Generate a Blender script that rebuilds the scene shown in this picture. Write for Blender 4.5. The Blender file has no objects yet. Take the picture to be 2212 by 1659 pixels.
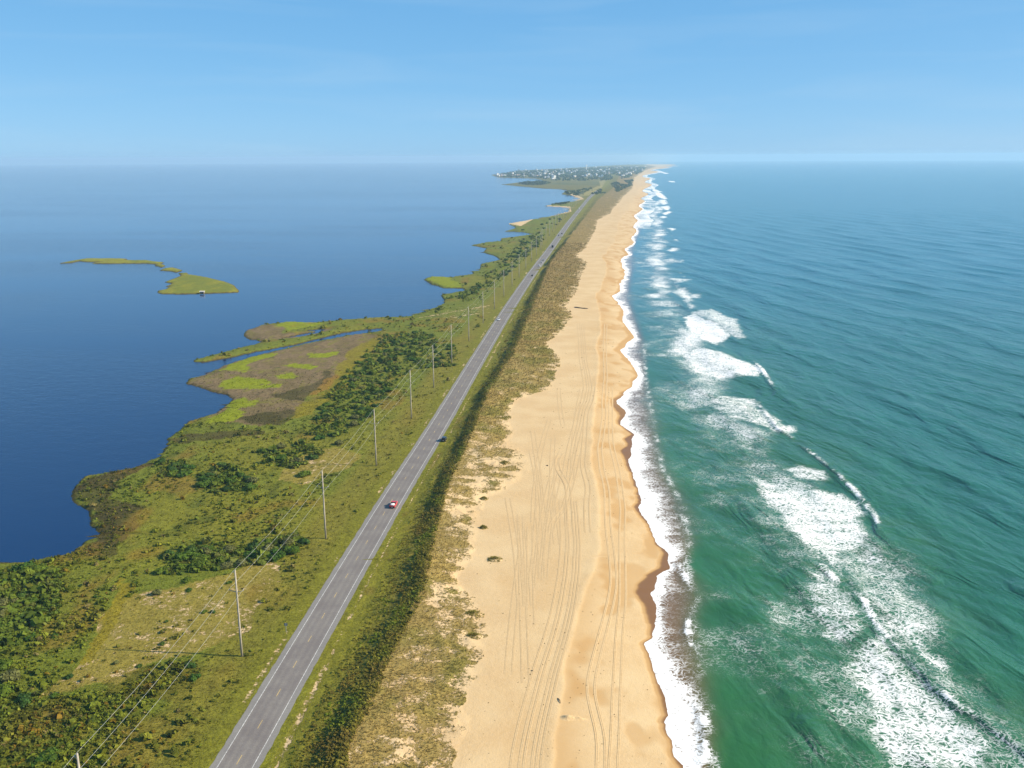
import bpy, math, random
import numpy as np
from mathutils import Matrix, Euler, Vector

rng = np.random.default_rng(11)
random.seed(11)
scene = bpy.context.scene
col = scene.collection

# ------------------------------------------------------------------ camera
CAM_H = 120.0                      # metres above the sea
F_PX = 2007.0                      # focal length in pixels of a 2212 px wide frame
LEVEL_Y = 338.0                    # image row of the true level line
ROLL = -0.00497
RE = 7.4e6                         # effective earth radius (with refraction)
PITCH = math.atan((829.5 - LEVEL_Y) / F_PX)
cam_d = bpy.data.cameras.new('camera')
cam_d.sensor_width = 36.0
cam_d.lens = 36.0 * F_PX / 2212.0
cam_d.clip_start = 0.5
cam_d.clip_end = 120000.0
cam = bpy.data.objects.new('camera', cam_d)
col.objects.link(cam)
cam.matrix_world = (Matrix.Translation((0, 0, CAM_H))
                    @ Euler((math.pi / 2 - PITCH, 0, 0)).to_matrix().to_4x4()
                    @ Matrix.Rotation(ROLL, 4, 'Z'))
scene.camera = cam

# ------------------------------------------------------------------ sky, sun, exposure
SUN_EL = math.radians(33.0)
SUN_DIR = Vector((math.cos(SUN_EL) * 0.995, -math.cos(SUN_EL) * 0.0998, math.sin(SUN_EL)))   # towards the sun
SUN_AZ = math.atan2(SUN_DIR.x, SUN_DIR.y)        # clockwise from +Y
world = bpy.data.worlds.new('World')
scene.world = world
world.use_nodes = True
wn = world.node_tree.nodes
wl = world.node_tree.links
for n in list(wn):
    wn.remove(n)
w_out = wn.new('ShaderNodeOutputWorld')
w_bg = wn.new('ShaderNodeBackground')
w_sky = wn.new('ShaderNodeTexSky')
w_sky.sky_type = 'NISHITA'
w_sky.sun_disc = False
w_sky.sun_elevation = SUN_EL
w_sky.sun_rotation = SUN_AZ
w_sky.altitude = 100.0
w_sky.air_density = 0.45
w_sky.dust_density = 0.4
w_sky.ozone_density = 4.0
# an even tone curve over the whole sky: the hazy summer air is brighter and flatter than the clear model
SKY_CURVE = ((1.24, 0.60), (2.60, 0.37), (4.30, 0.24))     # gain, power for red, green, blue
w_sep = wn.new('ShaderNodeSeparateColor')
w_com = wn.new('ShaderNodeCombineColor')
wl.new(w_sky.outputs[0], w_sep.inputs[0])
for i, (g_, p_) in enumerate(SKY_CURVE):
    a_ = wn.new('ShaderNodeMath'); a_.operation = 'POWER'; a_.inputs[1].default_value = p_
    b_ = wn.new('ShaderNodeMath'); b_.operation = 'MULTIPLY'; b_.inputs[1].default_value = g_
    wl.new(w_sep.outputs[i], a_.inputs[0]); wl.new(a_.outputs[0], b_.inputs[0]); wl.new(b_.outputs[0], w_com.inputs[i])
# faint high cirrus everywhere in the sky
w_tc = wn.new('ShaderNodeTexCoord')
w_mp = wn.new('ShaderNodeMapping'); w_mp.inputs['Scale'].default_value = (2.0, 2.0, 22.0)
wl.new(w_tc.outputs['Generated'], w_mp.inputs[0])
w_nz = wn.new('ShaderNodeTexNoise'); w_nz.inputs['Scale'].default_value = 1.6; w_nz.inputs['Detail'].default_value = 5; w_nz.inputs['Distortion'].default_value = 0.6
wl.new(w_mp.outputs[0], w_nz.inputs['Vector'])
w_mr = wn.new('ShaderNodeMapRange'); w_mr.inputs[1].default_value = 0.48; w_mr.inputs[2].default_value = 0.78; w_mr.inputs[3].default_value = 0.0; w_mr.inputs[4].default_value = 0.22
wl.new(w_nz.outputs[0], w_mr.inputs[0])
w_mx = wn.new('ShaderNodeMix'); w_mx.data_type = 'RGBA'
wl.new(w_mr.outputs[0], w_mx.inputs[0]); wl.new(w_com.outputs[0], w_mx.inputs[6]); w_mx.inputs[7].default_value = (3.7, 5.2, 6.6, 1)
wl.new(w_mx.outputs[2], w_bg.inputs['Color'])
w_bg.inputs['Strength'].default_value = 0.08
wl.new(w_bg.outputs[0], w_out.inputs['Surface'])

sun_d = bpy.data.lights.new('sun', 'SUN')
sun_d.energy = 5.0
sun_d.angle = math.radians(0.53)
sun_d.color = (1.0, 0.87, 0.66)
sun = bpy.data.objects.new('sun', sun_d)
col.objects.link(sun)
sun.rotation_euler = SUN_DIR.to_track_quat('Z', 'Y').to_euler()
sun.location = (300, 0, 400)

vs = scene.view_settings
vs.view_transform = 'Standard'
vs.look = 'None'
vs.exposure = 0.75
vs.gamma = 1.0
vs.use_curve_mapping = False
scene.render.engine = 'CYCLES'
cy = scene.cycles
cy.use_denoising = True
cy.max_bounces = 6
cy.diffuse_bounces = 2
cy.glossy_bounces = 3
cy.transmission_bounces = 3
cy.transparent_max_bounces = 4
cy.volume_bounces = 1
cy.sample_clamp_indirect = 6.0
cy.caustics_reflective = False
cy.caustics_refractive = False


# ------------------------------------------------------------------ mapping and numeric helpers
def drop(x, y):
    return -(x * x + y * y) / (2 * RE)


def G(px, py, z=0.0):
    """ground point (x, y) seen at pixel (px, py) of a 2212 x 1659 frame"""
    u = np.asarray(px, float) - 1106.0
    v = np.asarray(py, float) - 829.5
    c, s = math.cos(ROLL), math.sin(ROLL)
    u2 = u * c + v * s
    v2 = -u * s + v * c
    dn = F_PX * math.sin(PITCH) + v2 * math.cos(PITCH)
    fw = F_PX * math.cos(PITCH) - v2 * math.sin(PITCH)
    a = (u2 * u2 + fw * fw) / (2 * RE)
    cc = CAM_H - z
    t = 2 * cc / (dn + np.sqrt(np.maximum(dn * dn - 4 * a * cc, 0)))
    return u2 * t, fw * t


def GP(pts, z=0.0):
    p = np.array(pts, float)
    x, y = G(p[:, 0], p[:, 1], z)
    return np.stack([x, y], 1)


# crops of the photograph the outlines were read from: (x0, y0, scale) in source pixels
def crop(x0, y0, s, pts):
    return [((x0 + a / s) / 1.47559, (y0 + b / s) / 1.47559) for a, b in pts]


def _hash(ix, iy, seed):
    h = (ix.astype(np.int64) * 374761393 + iy.astype(np.int64) * 668265263 + seed * 1442695041) & 0xFFFFFFFF
    h = ((h ^ (h >> 13)) * 1274126177) & 0xFFFFFFFF
    return ((h ^ (h >> 16)) & 0xFFFF) / 65535.0


def vnoise(x, y, seed=0):
    x = np.asarray(x, float); y = np.asarray(y, float)
    ix = np.floor(x); iy = np.floor(y)
    fx = x - ix; fy = y - iy
    fx = fx * fx * (3 - 2 * fx); fy = fy * fy * (3 - 2 * fy)
    a = _hash(ix, iy, seed); b = _hash(ix + 1, iy, seed)
    c = _hash(ix, iy + 1, seed); d = _hash(ix + 1, iy + 1, seed)
    return (a * (1 - fx) + b * fx) * (1 - fy) + (c * (1 - fx) + d * fx) * fy


def fbm(x, y, seed=0, oct=4):
    """about -1 .. 1"""
    s = 0.0; a = 0.5; t = 0.0
    for i in range(oct):
        s = s + a * (vnoise(x, y, seed + 17 * i) * 2 - 1)
        t += a
        x = x * 2.03 + 11.3; y = y * 2.03 - 7.1; a *= 0.5
    return s / t


def sm(a, b, x):
    t = np.clip((x - a) / (b - a), 0, 1)
    return t * t * (3 - 2 * t)


def mixc(c, w, new):
    w = np.clip(w, 0, 1)[:, None]
    return c * (1 - w) + np.asarray(new, float)[None, :] * w


def pip(x, y, poly):
    """points in polygon"""
    res = np.zeros(x.shape, bool)
    mn = poly.min(0); mx = poly.max(0)
    idx = np.nonzero((x >= mn[0]) & (x <= mx[0]) & (y >= mn[1]) & (y <= mx[1]))[0]
    if len(idx) == 0:
        return res
    px = x[idx]; py = y[idx]
    r = np.zeros(len(idx), bool)
    n = len(poly)
    for i in range(n):
        x1, y1 = poly[i]; x2, y2 = poly[(i + 1) % n]
        if y1 == y2:
            continue
        c = ((y1 > py) != (y2 > py)) & (px < (x2 - x1) * (py - y1) / (y2 - y1) + x1)
        r ^= c
    res[idx] = r
    return res


def dist_poly(x, y, line, closed=False, cap=1e9):
    """distance to a polyline, chunked; also parameter along it"""
    d2 = np.full(x.shape, cap * cap if cap < 1e8 else 1e18)
    n = len(line)
    for i in range(n if closed else n - 1):
        a = line[i]; b = line[(i + 1) % n]
        e = b - a
        L2 = float(e @ e) + 1e-9
        t = np.clip(((x - a[0]) * e[0] + (y - a[1]) * e[1]) / L2, 0, 1)
        q = (x - a[0] - t * e[0]) ** 2 + (y - a[1] - t * e[1]) ** 2
        np.minimum(d2, q, out=d2)
    return np.sqrt(d2)


def line_coords(x, y, line):
    """(signed distance, + on the right of travel direction; fraction index along)"""
    d2 = np.full(x.shape, 1e18); sd = np.zeros(x.shape); ts = np.zeros(x.shape)
    for i in range(len(line) - 1):
        a = line[i]; e = line[i + 1] - a
        L = math.sqrt(float(e @ e)) + 1e-9
        t = np.clip(((x - a[0]) * e[0] + (y - a[1]) * e[1]) / (L * L), 0, 1)
        dx = x - a[0] - t * e[0]; dy = y - a[1] - t * e[1]
        q = dx * dx + dy * dy
        m = q < d2
        d2[m] = q[m]
        side = (dx * e[1] - dy * e[0]) / L
        sd[m] = np.sign(side[m]) * np.sqrt(q[m])
        ts[m] = i + t[m]
    return sd, ts


def byY(pts, z=0.0, w=None):
    """x as a function of y through traced pixels"""
    p = GP(pts, z)
    p = p[np.argsort(p[:, 1])]
    ys = p[:, 1]; xs = p[:, 0]
    keep = np.concatenate([[True], np.diff(ys) > 0.3])
    return ys[keep], xs[keep]


def smooth_spline(ys, xs):
    """Catmull-Rom style monotone resampling -> dense table"""
    m = np.gradient(xs, ys)
    def f(y):
        y = np.asarray(y, float)
        yc = np.clip(y, ys[0], ys[-1])
        i = np.clip(np.searchsorted(ys, yc) - 1, 0, len(ys) - 2)
        h = ys[i + 1] - ys[i]
        t = (yc - ys[i]) / h
        r = ((2 * t**3 - 3 * t**2 + 1) * xs[i] + (t**3 - 2 * t**2 + t) * h * m[i]
             + (-2 * t**3 + 3 * t**2) * xs[i + 1] + (t**3 - t**2) * h * m[i + 1])
        return r + np.where(y < ys[0], (y - ys[0]) * m[0], 0) + np.where(y > ys[-1], (y - ys[-1]) * m[-1], 0)
    return f


# ------------------------------------------------------------------ traced lines
ROAD = smooth_spline(np.array([95., 164, 235, 312, 388, 540, 696, 940, 1233, 1700, 2241, 2800, 3400, 4200, 5200, 7000, 13000, 16000]),
                     np.array([-62.0, -55.8, -49.8, -42.9, -35.3, -21.3, -6.5, 18.5, 51.5, 103, 166, 232, 310, 405, 520, 740, 1750, 2300]))

_swash = (crop(1700, 1600, 1.956, [(940, 1659), (870, 1590), (880, 1500), (820, 1440), (805, 1370), (868, 1322), (825, 1220),
                                   (770, 1110), (735, 960), (668, 885), (770, 840), (765, 760), (775, 712), (780, 650), (720, 570),
                                   (775, 545), (770, 470), (865, 400), (860, 320), (760, 250), (730, 150), (645, 40), (680, 0)])
          + crop(1800, 800, 1.952, [(490, 1540), (450, 1450), (425, 1370), (395, 1310), (430, 1260), (415, 1180), (450, 1140), (345, 1080),
                                    (390, 1000), (315, 940), (380, 890), (430, 830), (465, 770), (420, 700), (340, 620), (400, 590),
                                    (440, 530), (375, 450), (365, 360), (300, 290), (350, 240), (370, 120), (355, 60), (380, 0)])
          + [(1341, 566), (1356, 546), (1368, 521), (1372, 494), (1374, 472), (1383.5, 448), (1389, 432), (1397, 417), (1400, 396),
             (1398, 384), (1413, 369), (1440, 361), (1458, 358)])
_sy, _sx = byY(_swash)
_gk = np.exp(-((_sy[:, None] - _sy[None, :]) / (0.03 * _sy[:, None])) ** 2)
_sx = 0.42 * _sx + 0.58 * (_gk @ _sx) / _gk.sum(1)
_sy = np.concatenate([[90.0], _sy, [15500.0]])
_sx = np.concatenate([[_sx[0] - 6], _sx, [_sx[-1] + 420]])


def SWASH(y):
    y = np.asarray(y, float)
    i = np.clip(np.searchsorted(_sy, y) - 1, 0, len(_sy) - 2)
    f = np.clip((y - _sy[i]) / (_sy[i + 1] - _sy[i]), 0, 1)
    f = f * f * (3 - 2 * f)
    k = np.clip(y / 250.0, 0.8, 3.0)
    return _sx[i] * (1 - f) + _sx[i + 1] * f + k * (0.75 * fbm(y / (4.2 * k), y * 0 + 3.3, 8, 3) + 0.25 * fbm(y / 0.9, y * 0 + 8.1, 9, 2))


_bd = ([(975, 1659), (992, 1625), (1003, 1569), (1003, 1493), (1034, 1451), (1048, 1379), (1044, 1327), (996, 1271), (992, 1240),
        (1030, 1185), (1027, 1150), (1040, 1079), (1107, 1051), (1140, 1020), (1140, 987), (1101, 962), (1107, 928), (1098, 907),
        (1113, 864), (1184, 843), (1199, 824), (1208, 772), (1180, 742), (1217, 714), (1235, 683), (1223, 662), (1245, 628), (1252, 607),
        (1268, 567), (1244, 553), (1264, 537), (1285, 500), (1292, 475), (1320, 460), (1326, 448), (1340, 436), (1345, 426), (1366, 408),
        (1371, 384), (1394, 368), (1420, 359.5)])
_by, _bx = byY(_bd, 2.2)
_by = np.concatenate([[90.0], _by, [15500.0]])
_bx = np.concatenate([[_bx[0] - 4], _bx, [_bx[-1] + 300]])


def DUNE_TOE(y):
    return np.interp(y, _by, _bx)


_cr = [(735, 1659), (748, 1587), (795, 1510), (822, 1431), (858, 1361), (905, 1278), (922, 1212), (934, 1147), (945, 1100), (974, 1017), (1016, 931),
       (1040, 870), (1071, 809), (1108, 757), (1138, 686), (1168, 610), (1190, 560)]
_cy, _cx = byY(_cr, 5.5)
_off = _cx - ROAD(_cy)
_cy = np.concatenate([[90.0], _cy, [1800., 2600, 4000, 16000]])
_off = np.concatenate([[_off[0]], _off, [24., 30, 60, 100]])


def CREST(y):
    return ROAD(y) + np.interp(y, _cy, _off)


_bm = (crop(1700, 1600, 1.956, [(100, 1659), (150, 1300), (190, 1000), (230, 830), (300, 600), (370, 420), (408, 300), (400, 0)])
       + [(1275, 993), (1282, 889), (1289, 820), (1298, 700), (1300, 620)])
_my, _mx = byY(_bm, 1.6)


def BERM(y):
    f = np.interp(y, _my, _mx)
    far = DUNE_TOE(y) + 0.55 * (SWASH(y) - DUNE_TOE(y))
    w = sm(450, 800, y)
    return f * (1 - w) + far * w


_fr = (crop(1700, 1600, 1.956, [(1085, 1659), (1070, 1500), (1075, 1400), (1040, 1230), (1025, 1100), (1008, 960), (995, 850), (965, 730),
                                (995, 600), (985, 540), (960, 470), (930, 400), (960, 250), (930, 100), (900, 0)])
       + [(1425, 1010), (1412, 950), (1406, 906), (1396, 850), (1391, 813), (1387, 736), (1373, 695), (1360, 657), (1358, 620),
          (1366, 577), (1366, 540), (1382, 500), (1384, 470), (1393, 440), (1410, 412), (1416, 396), (1410, 384), (1430, 368)])
_fy, _fx = byY(_fr)


def SURF_EDGE(y):
    return np.interp(y, _fy, _fx)


SHORE_L = ([(-60, 1225), (0, 1217), (60, 1218), (110, 1205), (160, 1195), (180, 1172), (215, 1160), (215, 1148), (195, 1130),
            (195, 1105), (160, 1085), (155, 1072), (165, 1050), (185, 1030), (240, 1022), (300, 1008), (350, 985), (362, 965),
            (365, 945), (390, 930), (410, 912), (430, 905), (465, 895), (495, 872), (502, 862), (493, 855), (455, 845), (405, 828),
            (410, 820), (440, 812), (480, 792), (540, 772), (600, 758), (680, 739), (760, 724), (820, 716), (832, 712), (826, 709),
            (800, 711), (740, 719), (640, 744), (560, 759), (500, 772), (440, 783), (420, 782), (418, 779), (470, 765), (520, 752),
            (560, 742), (566, 738), (537, 733), (525, 725), (530, 715), (570, 702), (620, 696), (680, 697), (740, 692), (800, 687),
            (880, 685), (913, 676)]
           + crop(1300, 480, 2.212, [(185, 1110), (255, 1080), (260, 1055), (230, 1020), (400, 990), (390, 972), (250, 970), (170, 945),
              (110, 910), (170, 888), (300, 895), (460, 870), (450, 855), (500, 845), (510, 800), (660, 770), (600, 740), (525, 718),
              (555, 690), (440, 668), (560, 645), (660, 640), (665, 620), (890, 590), (800, 575), (680, 570), (760, 545), (705, 515),
              (860, 490), (1000, 465), (1130, 430), (1140, 405), (1060, 395), (950, 392), (1050, 375), (1180, 358), (1210, 340),
              (1160, 318), (1080, 308), (1110, 290), (1160, 285), (1080, 272), (960, 268), (660, 240), (780, 225), (880, 216),
              (960, 211), (900, 198), (640, 190), (585, 172), (760, 150), (770, 141), (1100, 126), (1430, 106)])
           + [(1345, 356.0), (1420, 354.5)])
SL = GP(SHORE_L)
LAND_POLY = np.concatenate([np.array([[-260., 60.]]), SL, np.array([[3500., 15600.], [3500., 60.]])])
POND = GP([(612, 731), (650, 722), (690, 716), (655, 716), (690, 711), (706, 711), (690, 719), (650, 728)])

R5 = (200, 900, 2.212)
ZONES = dict(
    brown=[(405, 828), (440, 812), (480, 792), (540, 774), (680, 741), (790, 722), (815, 728), (775, 765), (742, 800), (705, 830), (665, 868),
           (640, 900), (560, 925), (495, 915), (440, 905), (495, 872), (493, 855)],
    brown2=[(525, 725), (530, 715), (570, 704), (620, 707), (610, 722), (640, 722), (700, 712), (720, 712), (640, 735), (566, 738), (537, 733)],
    g1=crop(*R5, [(1040, 645), (1200, 590), (1310, 530), (1510, 510), (1510, 530), (1400, 560), (1350, 575), (1300, 600), (1310, 650), (1270, 655), (1200, 635)]),
    g2=crop(*R5, [(1120, 700), (1250, 680), (1440, 700), (1450, 730), (1350, 742), (1550, 735), (1540, 760), (1400, 775), (1280, 770), (1150, 765), (1100, 740)]),
    g3=crop(*R5, [(1160, 855), (1300, 825), (1420, 850), (1380, 880), (1250, 910), (1300, 935), (1230, 970), (1190, 995), (1020, 1000), (1000, 965), (1110, 935), (1180, 900)]),
    g4=crop(*R5, [(1720, 520), (1950, 500), (1950, 525), (1850, 545), (1740, 545)]),
    g5=crop(*R5, [(1540, 600), (1640, 575), (1700, 590), (1750, 585), (1760, 600), (1820, 605), (1770, 630), (1570, 608)]),
    g6=crop(*R5, [(1510, 670), (1600, 658), (1640, 680), (1620, 700), (1540, 702)]),
    g7=crop(*R5, [(1480, 320), (1560, 283), (1750, 283), (1830, 300), (1700, 335), (1600, 357), (1560, 330)]),
    g8=[(920, 604), (935, 598), (965, 600), (990, 612), (1000, 624), (965, 621), (938, 612)],
    olive=crop(*R5, [(2260, 390), (2050, 470), (1960, 570), (1900, 680), (1830, 760), (1870, 780), (1780, 850), (1700, 870), (1600, 940), (1640, 985), (1780, 950), (1900, 850), (1990, 700), (2080, 580), (2300, 450)]),
    dark1=crop(*R5, [(1220, 970), (1400, 925), (1600, 925), (1650, 965), (1560, 1015), (1300, 1010)]),
    dark2=crop(*R5, [(1450, 800), (1650, 770), (1750, 740), (1850, 640), (1920, 600), (1820, 760), (1720, 850), (1560, 840)]),
    dark3=crop(*R5, [(780, 1110), (1000, 1068), (1400, 1055), (1400, 1090), (1100, 1115), (870, 1145), (780, 1140)]),
    dark4=[(155, 1072), (165, 1050), (240, 1022), (320, 1006), (340, 1010), (270, 1040), (240, 1070), (235, 1110), (250, 1180), (215, 1160), (195, 1105)],
    dark5=crop(0, 1600, 1.956, [(570, 60), (700, 20), (900, 60), (860, 170), (760, 300), (640, 400), (560, 330), (630, 200)]),
    meadow=[(120, 1500), (170, 1440), (215, 1350), (300, 1285), (420, 1262), (530, 1228), (600, 1222), (610, 1250), (575, 1300), (520, 1380), (440, 1425), (330, 1450), (260, 1500)],
    ditch=[(262, 1262), (290, 1262), (262, 1330), (225, 1395), (195, 1440), (160, 1450), (190, 1390), (225, 1335)],
    straw2=crop(*R5, [(1480, 1420), (1560, 1330), (1800, 1220), (1940, 1180), (2120, 1240), (2000, 1330), (1800, 1400), (1660, 1450)]),
    straw3=[(1000, 660), (1040, 655), (1060, 672), (1000, 690), (920, 692), (930, 684)],
    darkgrass=crop(0, 1600, 1.956, [(600, 1130), (830, 1040), (1250, 1060), (1330, 1150), (1180, 1270), (900, 1250), (700, 1250)]),
    rust=crop(*R5, [(1840, 690), (1930, 660), (1900, 720), (1830, 800), (1790, 800)]),
)
ZW = {k: GP(v) for k, v in ZONES.items()}
SHRUB_BELTS = [
    [(835, 725), (930, 718), (992, 765), (985, 800), (900, 800), (860, 830), (820, 885), (770, 930), (720, 958), (660, 950), (700, 870), (745, 810), (790, 765)],
    [(420, 1035), (480, 1010), (540, 1020), (545, 1065), (480, 1075), (425, 1065)],
    [(360, 1200), (440, 1180), (520, 1190), (580, 1175), (640, 1160), (660, 1185), (610, 1215), (540, 1230), (440, 1245), (360, 1250)],
    [(-40, 1250), (60, 1235), (140, 1250), (130, 1330), (60, 1400), (-40, 1420)],
    [(960, 650), (1005, 632), (1045, 610), (1075, 570), (1105, 545), (1130, 520), (1165, 500), (1175, 520), (1140, 560), (1090, 600), (1050, 630), (990, 655)],
    [(1120, 495), (1180, 476), (1240, 462), (1225, 480), (1190, 498), (1140, 508)],
    [(330, 1005), (400, 1000), (420, 1035), (350, 1040)],
    [(560, 985), (640, 960), (700, 985), (640, 1020), (570, 1010)],
    [(1215, 415), (1260, 412), (1300, 404), (1330, 396), (1370, 398), (1345, 420), (1290, 420), (1240, 424)],
]
SBW = [GP(b) for b in SHRUB_BELTS]


def jitter(x, y, k, seed):
    return x + k * fbm(x / (k * 3), y / (k * 3), seed, 3), y + k * 1.4 * fbm(x / (k * 3) + 40, y / (k * 4) - 9, seed + 5, 3)


SAND = (0.52, 0.385, 0.215)


def land_fields(x, y, island=None):
    """height and look of the ground at points x, y"""
    n = len(x)
    if island is None:
        poly_in = pip(x, y, LAND_POLY)
        near = np.ones(n, bool)
        d = np.full(n, 60.0)
        left = x < ROAD(y) + 5
        d[left] = dist_poly(x[left], y[left], SL)
        pd = dist_poly(x, y, POND, True)
        inp = pip(x, y, POND)
        sL = np.where(poly_in, d, -d)
        sL = np.where(inp, -pd, np.minimum(sL, np.where(pd < 30, pd, 1e9)))
    else:
        d = dist_poly(x, y, island, True)
        sL = np.where(pip(x, y, island), d, -d)
    sc = np.clip(y / 500.0, 0.6, 4)
    sL = sL + sc * 1.3 * fbm(x / (5 * sc), y / (7 * sc), 3, 3) + 0.35 * fbm(x / 1.3, y / 1.6, 4, 2) + 0.7 * fbm(x / 2.6, y / 3.4, 14, 2)
    zl = 0.25 + 0.55 * sm(0, 8, sL) + 0.18 * fbm(x / 9, y / 9, 6, 3) + 0.10 * fbm(x / 2.1, y / 2.1, 7, 2)
    zl = np.where(sL < 0, np.maximum(-1.2, sL * 0.35 - 0.02), np.minimum(zl + 0.35, 0.03 + sL * 1.3))
    # ---- colours of the low ground
    big = fbm(x / 38, y / 55, 21, 4)
    mid = fbm(x / 8, y / 11, 22, 3)
    C = np.tile(np.array([0.102, 0.124, 0.024]), (n, 1))
    C = mixc(C, sm(-0.1, 0.5, big), (0.128, 0.132, 0.026))
    C = mixc(C, sm(0.1, 0.6, mid), (0.080, 0.094, 0.020))
    C = mixc(C, sm(0.25, 0.6, fbm(x / 15, y / 22, 24, 3)) * 0.7, (0.150, 0.105, 0.035))
    veg = np.full(n, 0.93) - 0.10 * sm(0.0, 0.6, fbm(x / 20, y / 26, 25, 3))
    wet = np.zeros(n)
    wx, wy = jitter(x, y, 4.0, 31)
    wx = wx + 0.9 * fbm(x / 1.7, y / 2.4, 131, 2); wy = wy + 1.6 * fbm(x / 1.9 + 7, y / 2.6, 132, 2)
    if island is None:
        def z_(k):
            return pip(wx, wy, ZW[k]).astype(float)
        brown = np.maximum(z_('brown'), z_('brown2'))
        C = mixc(C, brown, (0.140, 0.104, 0.105))
        C = mixc(C, brown * sm(0.15, 0.4, fbm(x / 3.5, y / 6, 122, 3)) * 0.55, (0.125, 0.130, 0.02))
        C = mixc(C, brown * sm(0.06, 0.0, np.abs(fbm(x / 9, y / 15, 123, 3))) * 0.7, (0.060, 0.052, 0.035))
        C = mixc(C, brown * sm(-0.1, 0.5, mid) * 0.8, (0.110, 0.086, 0.070))
        for k in ('dark1', 'dark2', 'dark3', 'dark4', 'dark5'):
            C = mixc(C, z_(k) * (0.75 + 0.25 * sm(-.3, .3, mid)), (0.050, 0.044, 0.022))
        for k in ('g1', 'g2', 'g3', 'g4', 'g5', 'g6', 'g7', 'g8'):
            C = mixc(C, z_(k), (0.150, 0.180, 0.010))
        C = mixc(C, z_('olive') * 0.9, (0.150, 0.130, 0.016))
        C = mixc(C, z_('rust') * 0.8, (0.180, 0.105, 0.035))
        C = mixc(C, z_('darkgrass') * 0.8, (0.085, 0.080, 0.018))
        mx_, my_ = jitter(x, y, 4.5, 33)
        md = np.maximum(pip(mx_, my_, ZW['meadow']), pip(mx_, my_, ZW['straw2'])).astype(float)
        C = mixc(C, md * 0.85, (0.200, 0.165, 0.062))
        veg = veg - md * (0.18 + 0.17 * sm(-0.1, 0.5, fbm(x / 11, y / 6, 35, 3)) + 0.16 * fbm(x / 2.2, y / 0.9, 36, 3))
        s3 = z_('straw3')
        veg = veg - s3 * 0.25
        dt = z_('ditch')
        C = mixc(C, dt * 0.9, (0.165, 0.140, 0.020)); veg = np.where(dt > 0, 0.95, veg)
        rusty = sm(0.30, 0.55, fbm(x / 22 + 5, y / 30, 37, 3)) * (y < 700) * (1 - brown)
        C = mixc(C, rusty * 0.55, (0.165, 0.105, 0.028))
        t = x - ROAD(y)
        # poles' mown strip and verge
        strip = sm(-26, -20, t) * (t < 0)
        C = mixc(C, strip * 0.75, (0.140, 0.128, 0.034))
        veg = veg - strip * 0.10 * sm(-0.1, 0.4, fbm(x / 14, y / 25, 38, 3)) * (y > 260)
        verge = sm(-14, -8, t) * (t < 0) + (t > 0)
        C = mixc(C, np.clip(verge, 0, 1) * 0.85, (0.125, 0.128, 0.022))
        edge = np.exp(-((t + 6.4) / 1.0) ** 2)
        veg = veg - edge * 0.42 * sm(-0.1, 0.35, fbm(x / 2.5, y / 9, 39, 3))
        # far land: duller
        farw = sm(2200, 3600, y)
        C = mixc(C, farw * 0.8, (0.115, 0.100, 0.045))
        C = mixc(C, farw * sm(0.0, 0.4, fbm(x / 260, y / 420, 44, 3)) * 0.7, (0.060, 0.075, 0.030))
        # sandy sound beaches
        for q in ([(1095, 483), (1140, 476), (1160, 470), (1125, 490)], [(1172, 444), (1232, 447), (1235, 458), (1187, 469), (1185, 463), (1225, 455), (1222, 450)],
                  [(1225, 418), (1252, 424), (1262, 431), (1240, 436), (1250, 429)]):
            b_ = pip(x, y, GP(q))
            veg = np.where(b_, 0.05, veg)
        for a, b, w0 in (((1303, 391), (1316, 417), 22), ((1325, 379), (1349, 400), 16), ((1262, 423), (1297, 403), 14), ((1303, 391), (1325, 384), 9)):
            l = GP([a, b])
            dd = dist_poly(x, y, l)
            C = mixc(C, (dd < w0) * 0.75, (0.24, 0.21, 0.14))
        for (a, b, w0) in (((905, 690), (1060, 662), 1.4), ((1005, 684), (1055, 678), 1.2)):
            dd = dist_poly(x, y, GP([a, b]))
            veg = np.where(dd < w0 * (0.3 + 0.9 * vnoise(x / 3, y / 5, 50)), 0.42, veg)
        # ---- heights: road bed
        zz = np.where(np.abs(t) < 7.5, 1.36, zl)
        w = sm(6.6, 15, np.abs(t))
        z = np.where(t < 0, 1.36 * (1 - w) + zl * w, 1.36)
        z = np.where((y > 3300), np.minimum(z, np.maximum(zl, -1.2)), z)
        z = np.where(t < -15, zl, z)
        # ---- dune
        xc = CREST(y) + 1.6 * fbm(x * 0 + 3, y / 16, 61, 3) + 1.0 * fbm(x * 0 + 9, y / 4.5, 161, 2)
        xb = DUNE_TOE(y) + 2.4 * fbm(x / 9, y / 6, 62, 3) + 1.0 * fbm(x / 2.5, y / 2, 63, 2)
        xw = SWASH(y)
        bm = BERM(y) + 0.8 * fbm(x / 20, y / 9, 64, 3)
        tc = xc - ROAD(y)
        t1 = 7.6 + 1.2 * fbm(x * 0 + 1, y / 14, 65, 2) + 0.22 * np.clip(tc - 18, 0, 10)
        Hd = (np.interp(y, [150, 240, 320], [2.5, 2.7, 3.1]) + 1.4 * fbm(x * 0 + 7, y / 35, 66, 3)) * (1 - 0.6 * sm(1200, 2200, y))
        s = np.clip((t - t1) / np.maximum(tc - t1, 2), 0, 1)
        face = 1.36 + Hd * (0.55 * s + 0.45 * sm(0.45, 1.0, s))
        u = np.clip((x - xc) / np.maximum(xb - xc, 3), 0, 1)
        hum = 0.55 * np.abs(fbm(x / 6, y / 5, 67, 3)) + 0.35 * fbm(x / 2.2, y / 1.9, 68, 2)
        seaw = (1.36 + Hd) * (1 - u) ** 1.1 + 2.35 * (1 - (1 - u) ** 1.1) + hum * np.sin(np.pi * np.clip(u, 0.02, 1)) ** 0.5
        zb = 2.35 - 0.45 * np.clip((x - xb) / np.maximum(bm - xb, 4), 0, 1) + 0.05 * fbm(x / 7, y / 9, 69, 3)
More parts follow.
